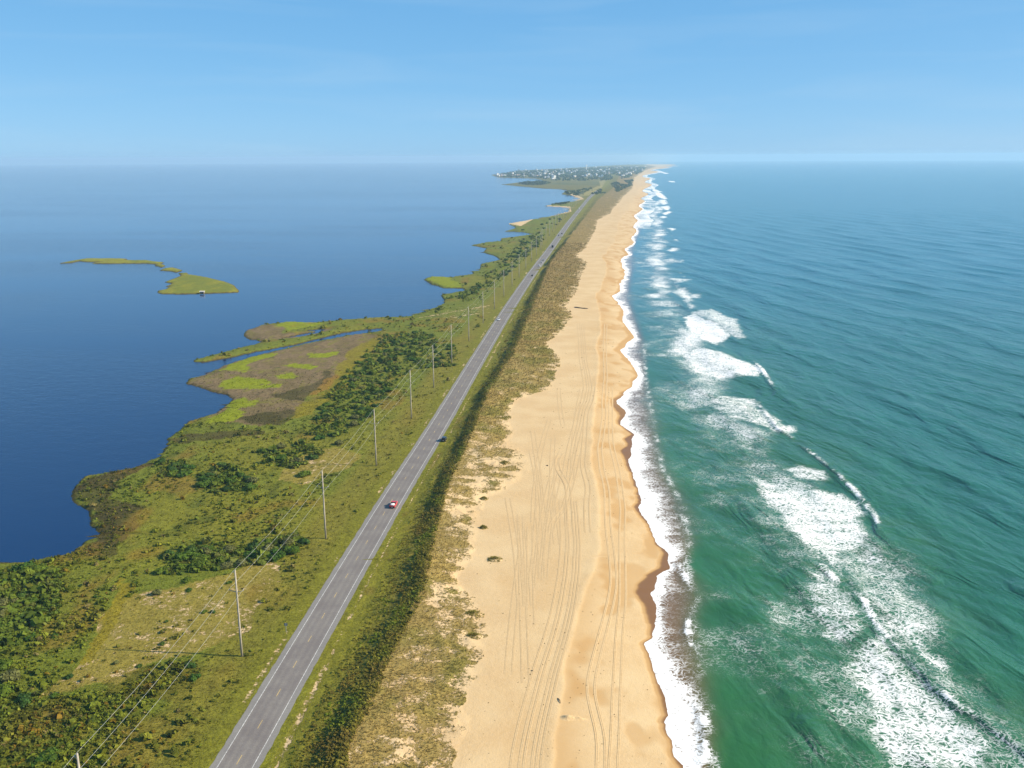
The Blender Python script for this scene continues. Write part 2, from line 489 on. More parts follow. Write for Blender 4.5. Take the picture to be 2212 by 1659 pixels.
        zs = np.where(x < bm, zb, 1.9 * np.clip((xw - x) / np.maximum(xw - bm, 3), 0, 1) ** 0.9)
        bermw = np.exp(-((x - bm + 0.6) / 1.2) ** 2) * 0.06 * (y < 700)
        zs = zs + bermw
        zs = np.where(x > xw, np.maximum(-4, (xw - x) * 0.06 - 0.01), zs)
        zr = np.where(x < xc, face + 0.55 * fbm(x / 3.5, y / 3.5, 70, 3) * sm(0.05, 0.3, s), np.where(x < xb, seaw, zs))
        right = t > 6.6
        z = np.where(right, zr, z)
        # dune colours
        on_face = right & (x < xc)
        fs = s * on_face
        C = np.where(on_face[:, None], mixc(mixc(np.tile((0.140, 0.138, 0.026), (n, 1)), sm(0.1, 0.6, s), (0.115, 0.108, 0.030)),
                                            sm(0.2, 0.6, mid) * 0.6, (0.120, 0.090, 0.030)), C)
        veg = np.where(on_face, 0.95, veg)
        st = np.interp(y, [150, 165, 200, 225, 260, 330, 380, 400, 450, 520, 600, 700], [1.8, 2.2, 1.9, .9, .6, .7, 2.0, .8, .9, 1.9, 1.5, .9])
        sandy = np.exp(-((t - 6.9 - 0.45 * st) / (0.5 * st + 0.3)) ** 2) * np.clip(0.85 + 0.5 * fbm(x / 0.8, y / 7, 71, 3), 0, 1) * np.maximum(sm(-0.9, -0.2, fbm(x * 0 + 5, y / 30, 171, 2)), sm(225, 205, y))
        veg = np.where(right, veg - (0.50 + 0.30 * fbm(x / 0.5, y / 2.5, 173, 2)) * sandy, veg)
        sea = right & (x >= xc) & (x < xb)
        gcol = mixc(np.tile((0.235, 0.180, 0.110), (n, 1)), sm(-0.1, 0.5, fbm(x / 12, y / 14, 72, 3)), (0.165, 0.145, 0.065))
        gcol = mixc(gcol, sm(450, 1100, y) * 0.7, (0.165, 0.118, 0.075))
        C = np.where(sea[:, None], gcol, C)
        patch = fbm(x / 5.5, y / 4.0, 73, 4)
        dens = np.interp(y, [150, 240, 300, 350, 430, 480, 560, 3000], [0.66, 0.62, 0.48, 0.50, 0.72, 0.78, 0.80, 0.80])
        vsea = dens + 0.20 * (1 - sm(0.0, 0.35, u)) - 0.30 * sm(0.70, 1.0, u) + 0.50 * patch
        veg = np.where(sea, np.clip(vsea, 0.02, 0.97), veg)
        bare = right & (x >= xb)
        veg = np.where(bare, 0.0, veg)
        # beach moisture: 0 dry .. 1 dark wet
        moist = 0.24 * np.exp(-(np.clip(x - bm - 1.5, 0, 99) / 7.0) ** 1.5) * sm(-0.2, 1.2, x - bm) * (y < 1200)
        moist = moist + 0.30 * sm(0.05, 0.4, fbm(x / 9, y / 11, 75, 3)) * sm(0, 4, x - bm)
        moist = moist + 0.10 * sm(-.2, .6, fbm(x / 16, y / 30, 76, 3)) + 0.10 * sm(3, 16, x - xb) * sm(-.5, .3, fbm(x / 12, y / 40, 79, 2))
        lobes = 1.6 + 1.5 * fbm(x * 0 + 2, y / 9, 77, 3) + 5.0 * np.clip(fbm(x * 0 + 9, y / 24, 78, 2), -0.2, 1)
        moist = np.maximum(moist, sm(-2.2, 0.9, x - (xw - np.maximum(lobes, 0.3))) * (1 - 0.45 * sm(350, 600, y)))
        wet = np.where(bare, np.clip(moist, 0, 1), 0)
        part = np.where(right, np.where(x < xb, 1, 2), 0)
        veg = np.where((y > 900) & (u < 0.7) & sea, np.maximum(veg, 0.5), veg)
    else:
        C = np.tile(np.array([0.165, 0.170, 0.028]), (n, 1))
        C = mixc(C, sm(-0.1, 0.4, fbm(x / 18, y / 40, 81, 3)), (0.120, 0.140, 0.028))
        C = mixc(C, sm(4, 0.5, sL) * 0.6, (0.14, 0.115, 0.03))
        veg[:] = 0.97
        z = zl
        part = np.zeros(n, int)
    # marsh lip: shade of the low bank, painted dark brown right at the water
    C = mixc(C, sm(1.1, 0.2, sL) * (np.asarray(part) == 0), (0.055, 0.045, 0.020))
    return z, C, np.clip(veg, 0, 1), wet, part, sL


# ------------------------------------------------------------------ node helpers
def mat(name):
    m = bpy.data.materials.new(name)
    m.use_nodes = True
    nt = m.node_tree
    for n in list(nt.nodes):
        nt.nodes.remove(n)
    out = nt.nodes.new('ShaderNodeOutputMaterial')
    b = nt.nodes.new('ShaderNodeBsdfPrincipled')
    nt.links.new(b.outputs[0], out.inputs[0])
    return m, nt, b, out


def node(nt, t, **kw):
    n = nt.nodes.new(t)
    for k, v in kw.items():
        if k.startswith('i_'):
            n.inputs[k[2:].replace('_', ' ')].default_value = v
        else:
            setattr(n, k, v)
    return n


def mth(nt, op, a, b=None, c=None, clamp=False):
    n = nt.nodes.new('ShaderNodeMath')
    n.operation = op
    n.use_clamp = clamp
    for i, v in enumerate((a, b, c)):
        if v is None:
            continue
        if isinstance(v, (int, float)):
            n.inputs[i].default_value = v
        else:
            nt.links.new(v, n.inputs[i])
    return n.outputs[0]


def mixcol(nt, fac, a, b, blend='MIX'):
    n = nt.nodes.new('ShaderNodeMix')
    n.data_type = 'RGBA'
    n.blend_type = blend
    for s, v in ((n.inputs[0], fac), (n.inputs[6], a), (n.inputs[7], b)):
        if isinstance(v, (int, float)):
            s.default_value = v
        elif isinstance(v, tuple):
            s.default_value = (*v, 1) if len(v) == 3 else v
        else:
            nt.links.new(v, s)
    return n.outputs[2]


def rng_map(nt, v, a, b, c, d, smooth=True):
    n = nt.nodes.new('ShaderNodeMapRange')
    n.interpolation_type = 'SMOOTHSTEP' if smooth else 'LINEAR'
    for i, q in enumerate((v, a, b, c, d)):
        if isinstance(q, (int, float)):
            n.inputs[i].default_value = q
        else:
            nt.links.new(q, n.inputs[i])
    return n.outputs[0]


def coords(nt, sx=1.0, sy=1.0, sz=1.0, rot=0.0):
    tc = nt.nodes.new('ShaderNodeNewGeometry')
    src = tc.outputs['Position']
    if rot:                                   # turn first, then stretch
        rt = nt.nodes.new('ShaderNodeMapping')
        rt.inputs['Rotation'].default_value = (0, 0, rot)
        nt.links.new(src, rt.inputs[0])
        src = rt.outputs[0]
    mp = nt.nodes.new('ShaderNodeMapping')
    mp.inputs['Scale'].default_value = (sx, sy, sz)
    nt.links.new(src, mp.inputs[0])
    return mp.outputs[0]


def noise(nt, vec, scale, detail=3, rough=0.55, dist=0.0):
    n = nt.nodes.new('ShaderNodeTexNoise')
    n.inputs['Scale'].default_value = scale
    n.inputs['Detail'].default_value = detail
    n.inputs['Roughness'].default_value = rough
    n.inputs['Distortion'].default_value = dist
    nt.links.new(vec, n.inputs['Vector'])
    return n.outputs[0]


def attr(nt, name):
    n = nt.nodes.new('ShaderNodeAttribute')
    n.attribute_name = name
    return n


def simple(name, c, rough=0.6, metal=0.0, vary=0.12, scale=4.0):
    m, nt, b, out = mat(name)
    v = noise(nt, coords(nt), scale, 3)
    f = rng_map(nt, v, 0.3, 0.7, 1 - vary, 1 + vary)
    mx = mixcol(nt, 1.0, c, (1, 1, 1), 'MULTIPLY')
    nt.links.new(f, mx.node.inputs[7])
    nt.links.new(mx, b.inputs['Base Color'])
    b.inputs['Roughness'].default_value = rough
    b.inputs['Metallic'].default_value = metal
    return m


# ground -------------------------------------------------------------
def make_ground_material():
    m, nt, b, out = mat('ground_cover')
    col_a = attr(nt, 'col').outputs['Color']
    veg = attr(nt, 'veg').outputs['Fac']
    wet = attr(nt, 'wet').outputs['Fac']
    P = coords(nt)
    fine = noise(nt, P, 1.3, 5, 0.65)
    clump = noise(nt, P, 0.42, 4, 0.6)
    spots = noise(nt, P, 2.8, 2, 0.5)
    pat = mth(nt, 'ADD', mth(nt, 'MULTIPLY', fine, 0.6), mth(nt, 'MULTIPLY', clump, 0.4))
    # vegetation shows where the pattern is under the cover fraction
    thr = rng_map(nt, veg, 0.0, 1.0, 0.26, 0.74, False)
    vf = mth(nt, 'MULTIPLY', rng_map(nt, mth(nt, 'SUBTRACT', thr, pat), -0.045, 0.045, 0, 1), mth(nt, 'GREATER_THAN', veg, 0.01))
    # plants: light and dark clumps
    tone = rng_map(nt, pat, 0.34, 0.66, 0.55, 1.55, False)
    gcol = mixcol(nt, 1.0, col_a, (1, 1, 1), 'MULTIPLY')
    nt.links.new(tone, gcol.node.inputs[7])
    gcol = mixcol(nt, rng_map(nt, spots, 0.60, 0.75, 0, 0.45), gcol, (0.26, 0.23, 0.09))
    gcol = mixcol(nt, 1.0, gcol, (1.10, 1.04, 0.52), 'MULTIPLY')
    # sand
    s1 = noise(nt, P, 0.055, 4, 0.55)
    s2 = noise(nt, P, 0.9, 4, 0.6)
    sc = mixcol(nt, rng_map(nt, s1, 0.35, 0.65, 0, 1), (0.57, 0.415, 0.225), (0.515, 0.355, 0.180))
    sc = mixcol(nt, rng_map(nt, s2, 0.3, 0.7, 0, 0.30), sc, (0.60, 0.45, 0.27))
    moist = mixcol(nt, rng_map(nt, wet, 0.0, 0.55, 0, 1), sc, (0.45, 0.275, 0.115))
    soaked = mixcol(nt, rng_map(nt, wet, 0.55, 1.0, 0, 1), moist, (0.185, 0.095, 0.040))
    speck = noise(nt, P, 1.6, 2, 0.5)
    soaked = mixcol(nt, rng_map(nt, speck, 0.74, 0.80, 0, 0.35), soaked, (0.16, 0.11, 0.06))
    base = mixcol(nt, vf, soaked, gcol)
    nt.links.new(base, b.inputs['Base Color'])
    nt.links.new(rng_map(nt, wet, 0.75, 1.0, 0.9, 0.38), b.inputs['Roughness'])
    b.inputs['Specular IOR Level'].default_value = 0.10
    bump = nt.nodes.new('ShaderNodeBump')
    bump.inputs['Distance'].default_value = 1.0
    hv = mth(nt, 'MULTIPLY', mth(nt, 'MULTIPLY', pat, vf), 0.55)
    drysand = mth(nt, 'SUBTRACT', 1.0, rng_map(nt, wet, 0.05, 0.4, 0, 1))
    rip = noise(nt, P, 0.75, 3, 0.6)
    hs = mth(nt, 'ADD', mth(nt, 'MULTIPLY', mth(nt, 'MULTIPLY', rip, drysand), 0.10), mth(nt, 'MULTIPLY', mth(nt, 'MULTIPLY', spots, drysand), 0.07))
    nt.links.new(mth(nt, 'ADD', hv, hs), bump.inputs['Height'])
    bump.inputs['Strength'].default_value = 0.8
    nt.links.new(bump.outputs[0], b.inputs['Normal'])
    return m


GROUND = make_ground_material()


def make_leaf_material(name, rough=0.6):
    m, nt, b, out = mat(name)
    c = attr(nt, 'col').outputs['Color']
    v = noise(nt, coords(nt), 0.8, 2)
    mx = mixcol(nt, 1.0, c, (1, 1, 1), 'MULTIPLY')
    nt.links.new(rng_map(nt, v, 0.3, 0.7, 0.75, 1.3), mx.node.inputs[7])
    mx = mixcol(nt, 1.0, mx, (1.22, 1.18, 0.62), 'MULTIPLY')
    nt.links.new(mx, b.inputs['Base Color'])
    b.inputs['Roughness'].default_value = rough
    b.inputs['Specular IOR Level'].default_value = 0.06
    tr = nt.nodes.new('ShaderNodeBsdfTranslucent')
    nt.links.new(mx, tr.inputs['Color'])
    ms = nt.nodes.new('ShaderNodeMixShader')
    ms.inputs[0].default_value = 0.28
    nt.links.new(b.outputs[0], ms.inputs[1])
    nt.links.new(tr.outputs[0], ms.inputs[2])
    nt.links.new(ms.outputs[0], out.inputs[0])
    return m


LEAF = make_leaf_material('leaf_cover')


# ------------------------------------------------------------------ mesh builders
def mesh_np(name, verts, faces, smooth=True):
    """faces: (n, k) int array"""
    me = bpy.data.meshes.new(name)
    verts = np.asarray(verts, np.float32); faces = np.asarray(faces, np.int32)
    k = faces.shape[1]
    me.vertices.add(len(verts))
    me.vertices.foreach_set('co', verts.ravel())
    me.loops.add(faces.size)
    me.loops.foreach_set('vertex_index', faces.ravel())
    me.polygons.add(len(faces))
    me.polygons.foreach_set('loop_start', np.arange(0, faces.size, k, dtype=np.int32))
    me.polygons.foreach_set('loop_total', np.full(len(faces), k, np.int32))
    me.polygons.foreach_set('use_smooth', np.full(len(faces), smooth, bool))
    me.update(calc_edges=True)
    return me


def set_col(me, c, name='col'):
    a = me.attributes.new(name, 'FLOAT_COLOR', 'POINT')
    c4 = np.ones((len(me.vertices), 4), np.float32)
    c4[:, :3] = c
    a.data.foreach_set('color', c4.ravel())


def set_f(me, v, name):
    a = me.attributes.new(name, 'FLOAT', 'POINT')
    a.data.foreach_set('value', np.asarray(v, np.float32))


def obj(name, me, m=None, parent=None, loc=None):
    o = bpy.data.objects.new(name, me)
    col.objects.link(o)
    if m is not None and me is not None and not me.materials:
        me.materials.append(m)
    if parent is not None:
        o.parent = parent
    if loc is not None:
        o.location = loc
    return o


def struct(o):
    o['kind'] = 'structure'
    return o


def stuff(o, label, cat):
    o['kind'] = 'stuff'; o['label'] = label; o['category'] = cat
    return o


def thing(name, label, cat, loc=(0, 0, 0), rz=0.0, group=None):
    o = bpy.data.objects.new(name, None)
    col.objects.link(o)
    o.location = loc
    o.rotation_euler = (0, 0, rz)
    o['label'] = label; o['category'] = cat
    if group:
        o['group'] = group
    return o


def grid_faces(r, c):
    i = np.arange(r * c).reshape(r, c)
    return np.stack([i[:-1, :-1], i[:-1, 1:], i[1:, 1:], i[1:, :-1]], -1).reshape(-1, 4)


def rows(y0, y1, rate0, ymid, rate1):
    out = [y0]
    while out[-1] < y1:
        y = out[-1]
        out.append(y * (1 + (rate0 if y < ymid else rate1)))
    return np.array(out)


# ------------------------------------------------------------------ the land
def build_land():
    ys = rows(96, 15500, 0.0046, 1300, 0.0085)
    NC = 430
    # left limit of the sheet per row
    lx = np.full(len(ys), 1e9)
    for i in range(len(SL) - 1):
        a, b = SL[i], SL[i + 1]
        lo, hi = min(a[1], b[1]), max(a[1], b[1])
        m = (ys > lo - 12 - 0.03 * hi) & (ys < hi + 12 + 0.03 * hi)
        lx[m] = np.minimum(lx[m], min(a[0], b[0]) - 6)
    lx = np.where(ys < 262, -np.maximum(120, ys * 0.66 + 20), lx)
    lx = np.minimum(lx, ROAD(ys) - 45)
    rx = SWASH(ys) + np.clip(ys * 0.03, 9, 60)
    U = np.linspace(0, 1, NC)
    X = lx[:, None] * (1 - U) + rx[:, None] * U
    Y = np.repeat(ys[:, None], NC, 1)
    x = X.ravel(); y = Y.ravel()
    z, C, veg, wet, part, sL = land_fields(x, y)
    fc = grid_faces(len(ys), NC)
    zc = z + drop(x, y)
    V = np.stack([x, y, zc], 1)
    # shared normals over the whole sheet
    me0 = mesh_np('all', V, fc)
    nrm = np.zeros(len(V) * 3, np.float32)
    me0.vertex_normals.foreach_get('vector', nrm)
    nrm = nrm.reshape(-1, 3)
    bpy.data.meshes.remove(me0)
    under = (z[fc] < -0.35).all(1)
    fp = part[fc].max(1)
    ft = (x - ROAD(y))[fc].mean(1)
    res = []
    for k, nm in ((0, 'scrubland_ground'), (1, 'dune_ridge'), (2, 'beach')):
        f = fc[(fp == k) & ~under]
        used, inv = np.unique(f.ravel(), return_inverse=True)
        me = mesh_np(nm, V[used], inv.reshape(-1, 4))
        set_col(me, C[used]); set_f(me, veg[used], 'veg'); set_f(me, wet[used], 'wet')
        me.normals_split_custom_set_from_vertices(nrm[used].tolist())
        res.append(struct(obj(nm, me, GROUND)))
    return res


def ground_z(x, y):
    x = np.atleast_1d(np.asarray(x, float)); y = np.atleast_1d(np.asarray(y, float))
    return land_fields(x, y)[0] + drop(x, y)


SCRUB_OBJ, DUNE_OBJ, BEACH_OBJ = build_land()

R_IS = (150, 780, 3.16)
ISLES = [
    ('marsh_island', crop(*R_IS, [(1340, 290), (1410, 285), (1420, 300), (1540, 318), (1680, 345), (1800, 378), (1880, 410), (1940, 465), (1930, 480),
                                  (1700, 490), (1400, 497), (1150, 497), (1105, 488), (1110, 466), (1180, 455), (1240, 420), (1190, 425), (1260, 392), (1180, 378), (1300, 340), (1355, 315)])),
    ('marsh_island', crop(*R_IS, [(1130, 260), (1180, 240), (1260, 233), (1360, 262), (1300, 278), (1250, 268)])),
    ('marsh_island', crop(*R_IS, [(140, 188), (290, 158), (400, 143), (600, 140), (800, 143), (800, 158), (1000, 160), (1185, 180), (1150, 195), (1200, 212),
                                  (1150, 232), (1080, 212), (1090, 200), (1000, 188), (800, 190), (560, 193), (470, 188), (540, 176), (400, 172), (330, 164), (250, 182)])),
]
for nm, pts in ISLES:
    pl = GP(pts)
    mn = pl.min(0) - 4; mx = pl.max(0) + 4
    nx = int(np.clip((mx[0] - mn[0]) / 1.0, 40, 220)); ny = int(np.clip((mx[1] - mn[1]) / 2.0, 30, 160))
    X, Y = np.meshgrid(np.linspace(mn[0], mx[0], nx), np.linspace(mn[1], mx[1], ny))
    x = X.ravel(); y = Y.ravel()
    z, C, veg, wet, part, sL = land_fields(x, y, pl)
    V = np.stack([x, y, z + drop(x, y)], 1)
    fc = grid_faces(ny, nx)
    fc = fc[~(z[fc] < -0.35).all(1)]
    used, inv = np.unique(fc.ravel(), return_inverse=True)
    me = mesh_np(nm, V[used], inv.reshape(-1, 4))
    set_col(me, C[used]); set_f(me, veg[used], 'veg'); set_f(me, wet[used], 'wet')
    struct(obj(nm, me, GROUND))


# ------------------------------------------------------------------ water
def water_base(name, near_sound):
    m, nt, b, out = mat(name)
    return m, nt, b, out


def make_sound_material():
    m, nt, b, out = mat('sound_water')
    P = coords(nt)
    streak = noise(nt, coords(nt, 0.0011, 0.0042, 1, 0.12), 1.0, 5, 0.6, 0.6)
    fine = noise(nt, coords(nt, 0.55, 0.9, 1, 0.3), 1.0, 3, 0.6)
    med = noise(nt, coords(nt, 0.10, 0.16, 1, 0.3), 1.0, 3, 0.6)
    h = mth(nt, 'ADD', mth(nt, 'MULTIPLY', fine, 0.16), mth(nt, 'MULTIPLY', med, 0.30))
    bump = nt.nodes.new('ShaderNodeBump')
    nt.links.new(h, bump.inputs['Height'])
    bump.inputs['Distance'].default_value = 1.0
    nt.links.new(rng_map(nt, streak, 0.42, 0.60, 0.10, 0.7), bump.inputs['Strength'])
    nt.links.new(bump.outputs[0], b.inputs['Normal'])
    nt.links.new(mixcol(nt, rng_map(nt, streak, 0.35, 0.65, 0, 1), (0.001, 0.019, 0.080), (0.001, 0.014, 0.064)), b.inputs['Base Color'])
    b.inputs['Roughness'].default_value = 0.12
    b.inputs['Specular IOR Level'].default_value = 0.52
    b.inputs['IOR'].default_value = 1.33
    return m


def make_ocean_material():
    m, nt, b, out = mat('ocean_water')
    wc = attr(nt, 'col').outputs['Color']
    foam = attr(nt, 'foam').outputs['Fac']
    wav = attr(nt, 'chop').outputs['Fac']
    P = coords(nt)
    CR = -0.20
    swell = noise(nt, coords(nt, 0.055, 0.020, 1, CR), 1.0, 3, 0.55, 0.3)
    chop = noise(nt, coords(nt, 0.30, 0.16, 1, CR), 1.0, 4, 0.6, 0.3)
    rip = noise(nt, coords(nt, 1.1, 0.8, 1, 0.2), 1.0, 3, 0.6)
    h = mth(nt, 'ADD', mth(nt, 'MULTIPLY', swell, 3.0), mth(nt, 'ADD', mth(nt, 'MULTIPLY', chop, 0.62), mth(nt, 'MULTIPLY', rip, 0.12)))
    bump = nt.nodes.new('ShaderNodeBump')
    nt.links.new(h, bump.inputs['Height'])
    bump.inputs['Distance'].default_value = 1.0
    nt.links.new(wav, bump.inputs['Strength'])
    tone = rng_map(nt, mth(nt, 'ADD', mth(nt, 'MULTIPLY', swell, 0.6), mth(nt, 'MULTIPLY', chop, 0.4)), 0.3, 0.7, 0.82, 1.2, False)
    wcm = mixcol(nt, 1.0, wc, (1, 1, 1), 'MULTIPLY')
    nt.links.new(tone, wcm.node.inputs[7])
    nt.links.new(wcm, b.inputs['Base Color'])
    nt.links.new(bump.outputs[0], b.inputs['Normal'])
    b.inputs['Roughness'].default_value = 0.17
    b.inputs['IOR'].default_value = 1.33
    # foam: a warped net of cell walls, filled in where the foam is dense
    warp = nt.nodes.new('ShaderNodeTexNoise')
    warp.inputs['Scale'].default_value = 0.35
    warp.inputs['Detail'].default_value = 4
    nt.links.new(P, warp.inputs['Vector'])
    vadd = nt.nodes.new('ShaderNodeVectorMath'); vadd.operation = 'MULTIPLY_ADD'
    nt.links.new(warp.outputs['Color'], vadd.inputs[0])
    vadd.inputs[1].default_value = (5.0, 5.0, 0)
    nt.links.new(P, vadd.inputs[2])
    flat = nt.nodes.new('ShaderNodeMapping')
    flat.inputs['Scale'].default_value = (0.70, 1.0, 0.0)
    nt.links.new(vadd.outputs[0], flat.inputs[0])
    v1 = nt.nodes.new('ShaderNodeTexVoronoi'); v1.feature = 'DISTANCE_TO_EDGE'
    v1.inputs['Scale'].default_value = 1.0
    nt.links.new(flat.outputs[0], v1.inputs['Vector'])
    v2 = nt.nodes.new('ShaderNodeTexVoronoi'); v2.feature = 'DISTANCE_TO_EDGE'
    v2.inputs['Scale'].default_value = 2.6
    nt.links.new(flat.outputs[0], v2.inputs['Vector'])
    e1 = rng_map(nt, v1.outputs['Distance'], 0.0, 0.30, 1.0, 0.0, False)
    e2 = rng_map(nt, v2.outputs['Distance'], 0.0, 0.34, 1.0, 0.0, False)
    n1 = noise(nt, P, 0.22, 5, 0.65)
    n2 = noise(nt, P, 1.5, 3, 0.6)
    pat = mth(nt, 'ADD', mth(nt, 'ADD', mth(nt, 'MULTIPLY', e1, 0.32), mth(nt, 'MULTIPLY', e2, 0.22)),
              mth(nt, 'ADD', mth(nt, 'MULTIPLY', n1, 0.46), mth(nt, 'MULTIPLY', n2, 0.16)))
    # pattern runs about 0.25 .. 0.95 ; foam density 0..1 lowers the bar
    bar = rng_map(nt, foam, 0.0, 1.0, 0.94, 0.31, False)
    ff = mth(nt, 'MULTIPLY', rng_map(nt, mth(nt, 'SUBTRACT', pat, bar), -0.14, 0.27, 0, 1), rng_map(nt, foam, 0.02, 0.45, 0.0, 1.0))
    fb = nt.nodes.new('ShaderNodeBsdfDiffuse')
    fb.inputs['Color'].default_value = (0.80, 0.80, 0.79, 1)
    bump2 = nt.nodes.new('ShaderNodeBump')
    bump2.inputs['Distance'].default_value = 1.0
    bump2.inputs['Strength'].default_value = 0.2
    nt.links.new(mth(nt, 'MULTIPLY', pat, 0.5), bump2.inputs['Height'])
    nt.links.new(bump2.outputs[0], fb.inputs['Normal'])
    ms = nt.nodes.new('ShaderNodeMixShader')
    nt.links.new(ff, ms.inputs[0])
    nt.links.new(b.outputs[0], ms.inputs[1])
    nt.links.new(fb.outputs[0], ms.inputs[2])
    nt.links.new(ms.outputs[0], out.inputs[0])
    return m


def MIDLINE(y):
    return ROAD(y)


# the sound: from the middle of the land to the far west
ys = np.concatenate([[20., 60.], rows(96, 47000, 0.03, 1e9, 0.03)])
us = np.concatenate([[0, 5, 20, 60, 130], 130 * 1.16 ** np.arange(1, 40)])
X = MIDLINE(ys)[:, None] - us[None, :]
Y = np.repeat(ys[:, None], len(us), 1)
V = np.stack([X.ravel(), Y.ravel(), drop(X.ravel(), Y.ravel())], 1)
me = mesh_np('sound', V, grid_faces(*X.shape)[:, ::-1])
struct(obj('sound_water', me, make_sound_material()))

# breakers: crest lines (pixels), height, foam on the crest
R7 = (1800, 800, 1.952)
R4 = (2400, 1600, 1.956)
R8 = (1300, 480, 2.212)
RF = (2100, 500, 3.318)
CRESTS = [
    ([(1640, 872), (1658, 895), (1680, 925), (1703, 940), (1722, 958), (1750, 978), (1790, 1010), (1830, 1045), (1858, 1075), (1886, 1112), (1905, 1150), (1938, 1185), (2007, 1216), (2111, 1262), (2230, 1290)],
     [0.2, 1.1, 1.3, 1.1, 1.0, 1.2, 1.3, 1.3, 1.5, 1.4, 1.2, 0.9, 0.7, 0.5, 0.3], [0.5, 1, 1, .55, .15, .85, .4, .8, 1, 1, .15, 0, 0, 0, 0]),
    ([(1856, 1285), (1866, 1300), (1876, 1322), (1889, 1344), (1925, 1385), (1950, 1413), (1975, 1431), (2000, 1455), (2018, 1482), (2040, 1500), (2077, 1530), (2125, 1556), (2148, 1575), (2230, 1640)],
     [0.2, .7, .8, 1.1, 1.2, 1.1, 1.0, 1.2, 1.3, 1.2, 1.1, 1.0, 1.0, 0.8], [0.9, 1, .7, 1, .9, .4, .1, .3, .2, .9, .8, .3, 0, 0]),
    ([(1770, 1218), (1782, 1232), (1800, 1250), (1815, 1258)], [.3, .8, .7, .2], [.9, 1, 1, .5]),
    ([(1600, 762), (1625, 776), (1642, 795), (1656, 815), (1680, 850), (1720, 880), (1790, 915)], [.3, .9, 1.2, 1.2, .9, .7, .3], [0, .2, 1, 1, 0, 0, 0]),
    ([(1560, 690), (1605, 700), (1640, 720), (1700, 760), (1780, 800)], [.4, .8, .7, .6, .3], [0, 0, 0, 0, 0]),
    (crop(1700, 1600, 1.956, [(890, 365), (935, 430), (965, 500), (990, 560)]), [.2, .7, .6, .2], [.5, 1, .9, .4]),
    (crop(1700, 1600, 1.956, [(955, 720), (965, 800), (990, 880)]), [.2, .6, .2], [.6, 1, .5]),
    (crop(1700, 1600, 1.956, [(1025, 1230), (1055, 1330), (1075, 1400), (1070, 1470), (1055, 1560), (1065, 1640)]), [.2, .6, .7, .6, .6, .5], [.6, 1, 1, 1, 1, 1]),
]
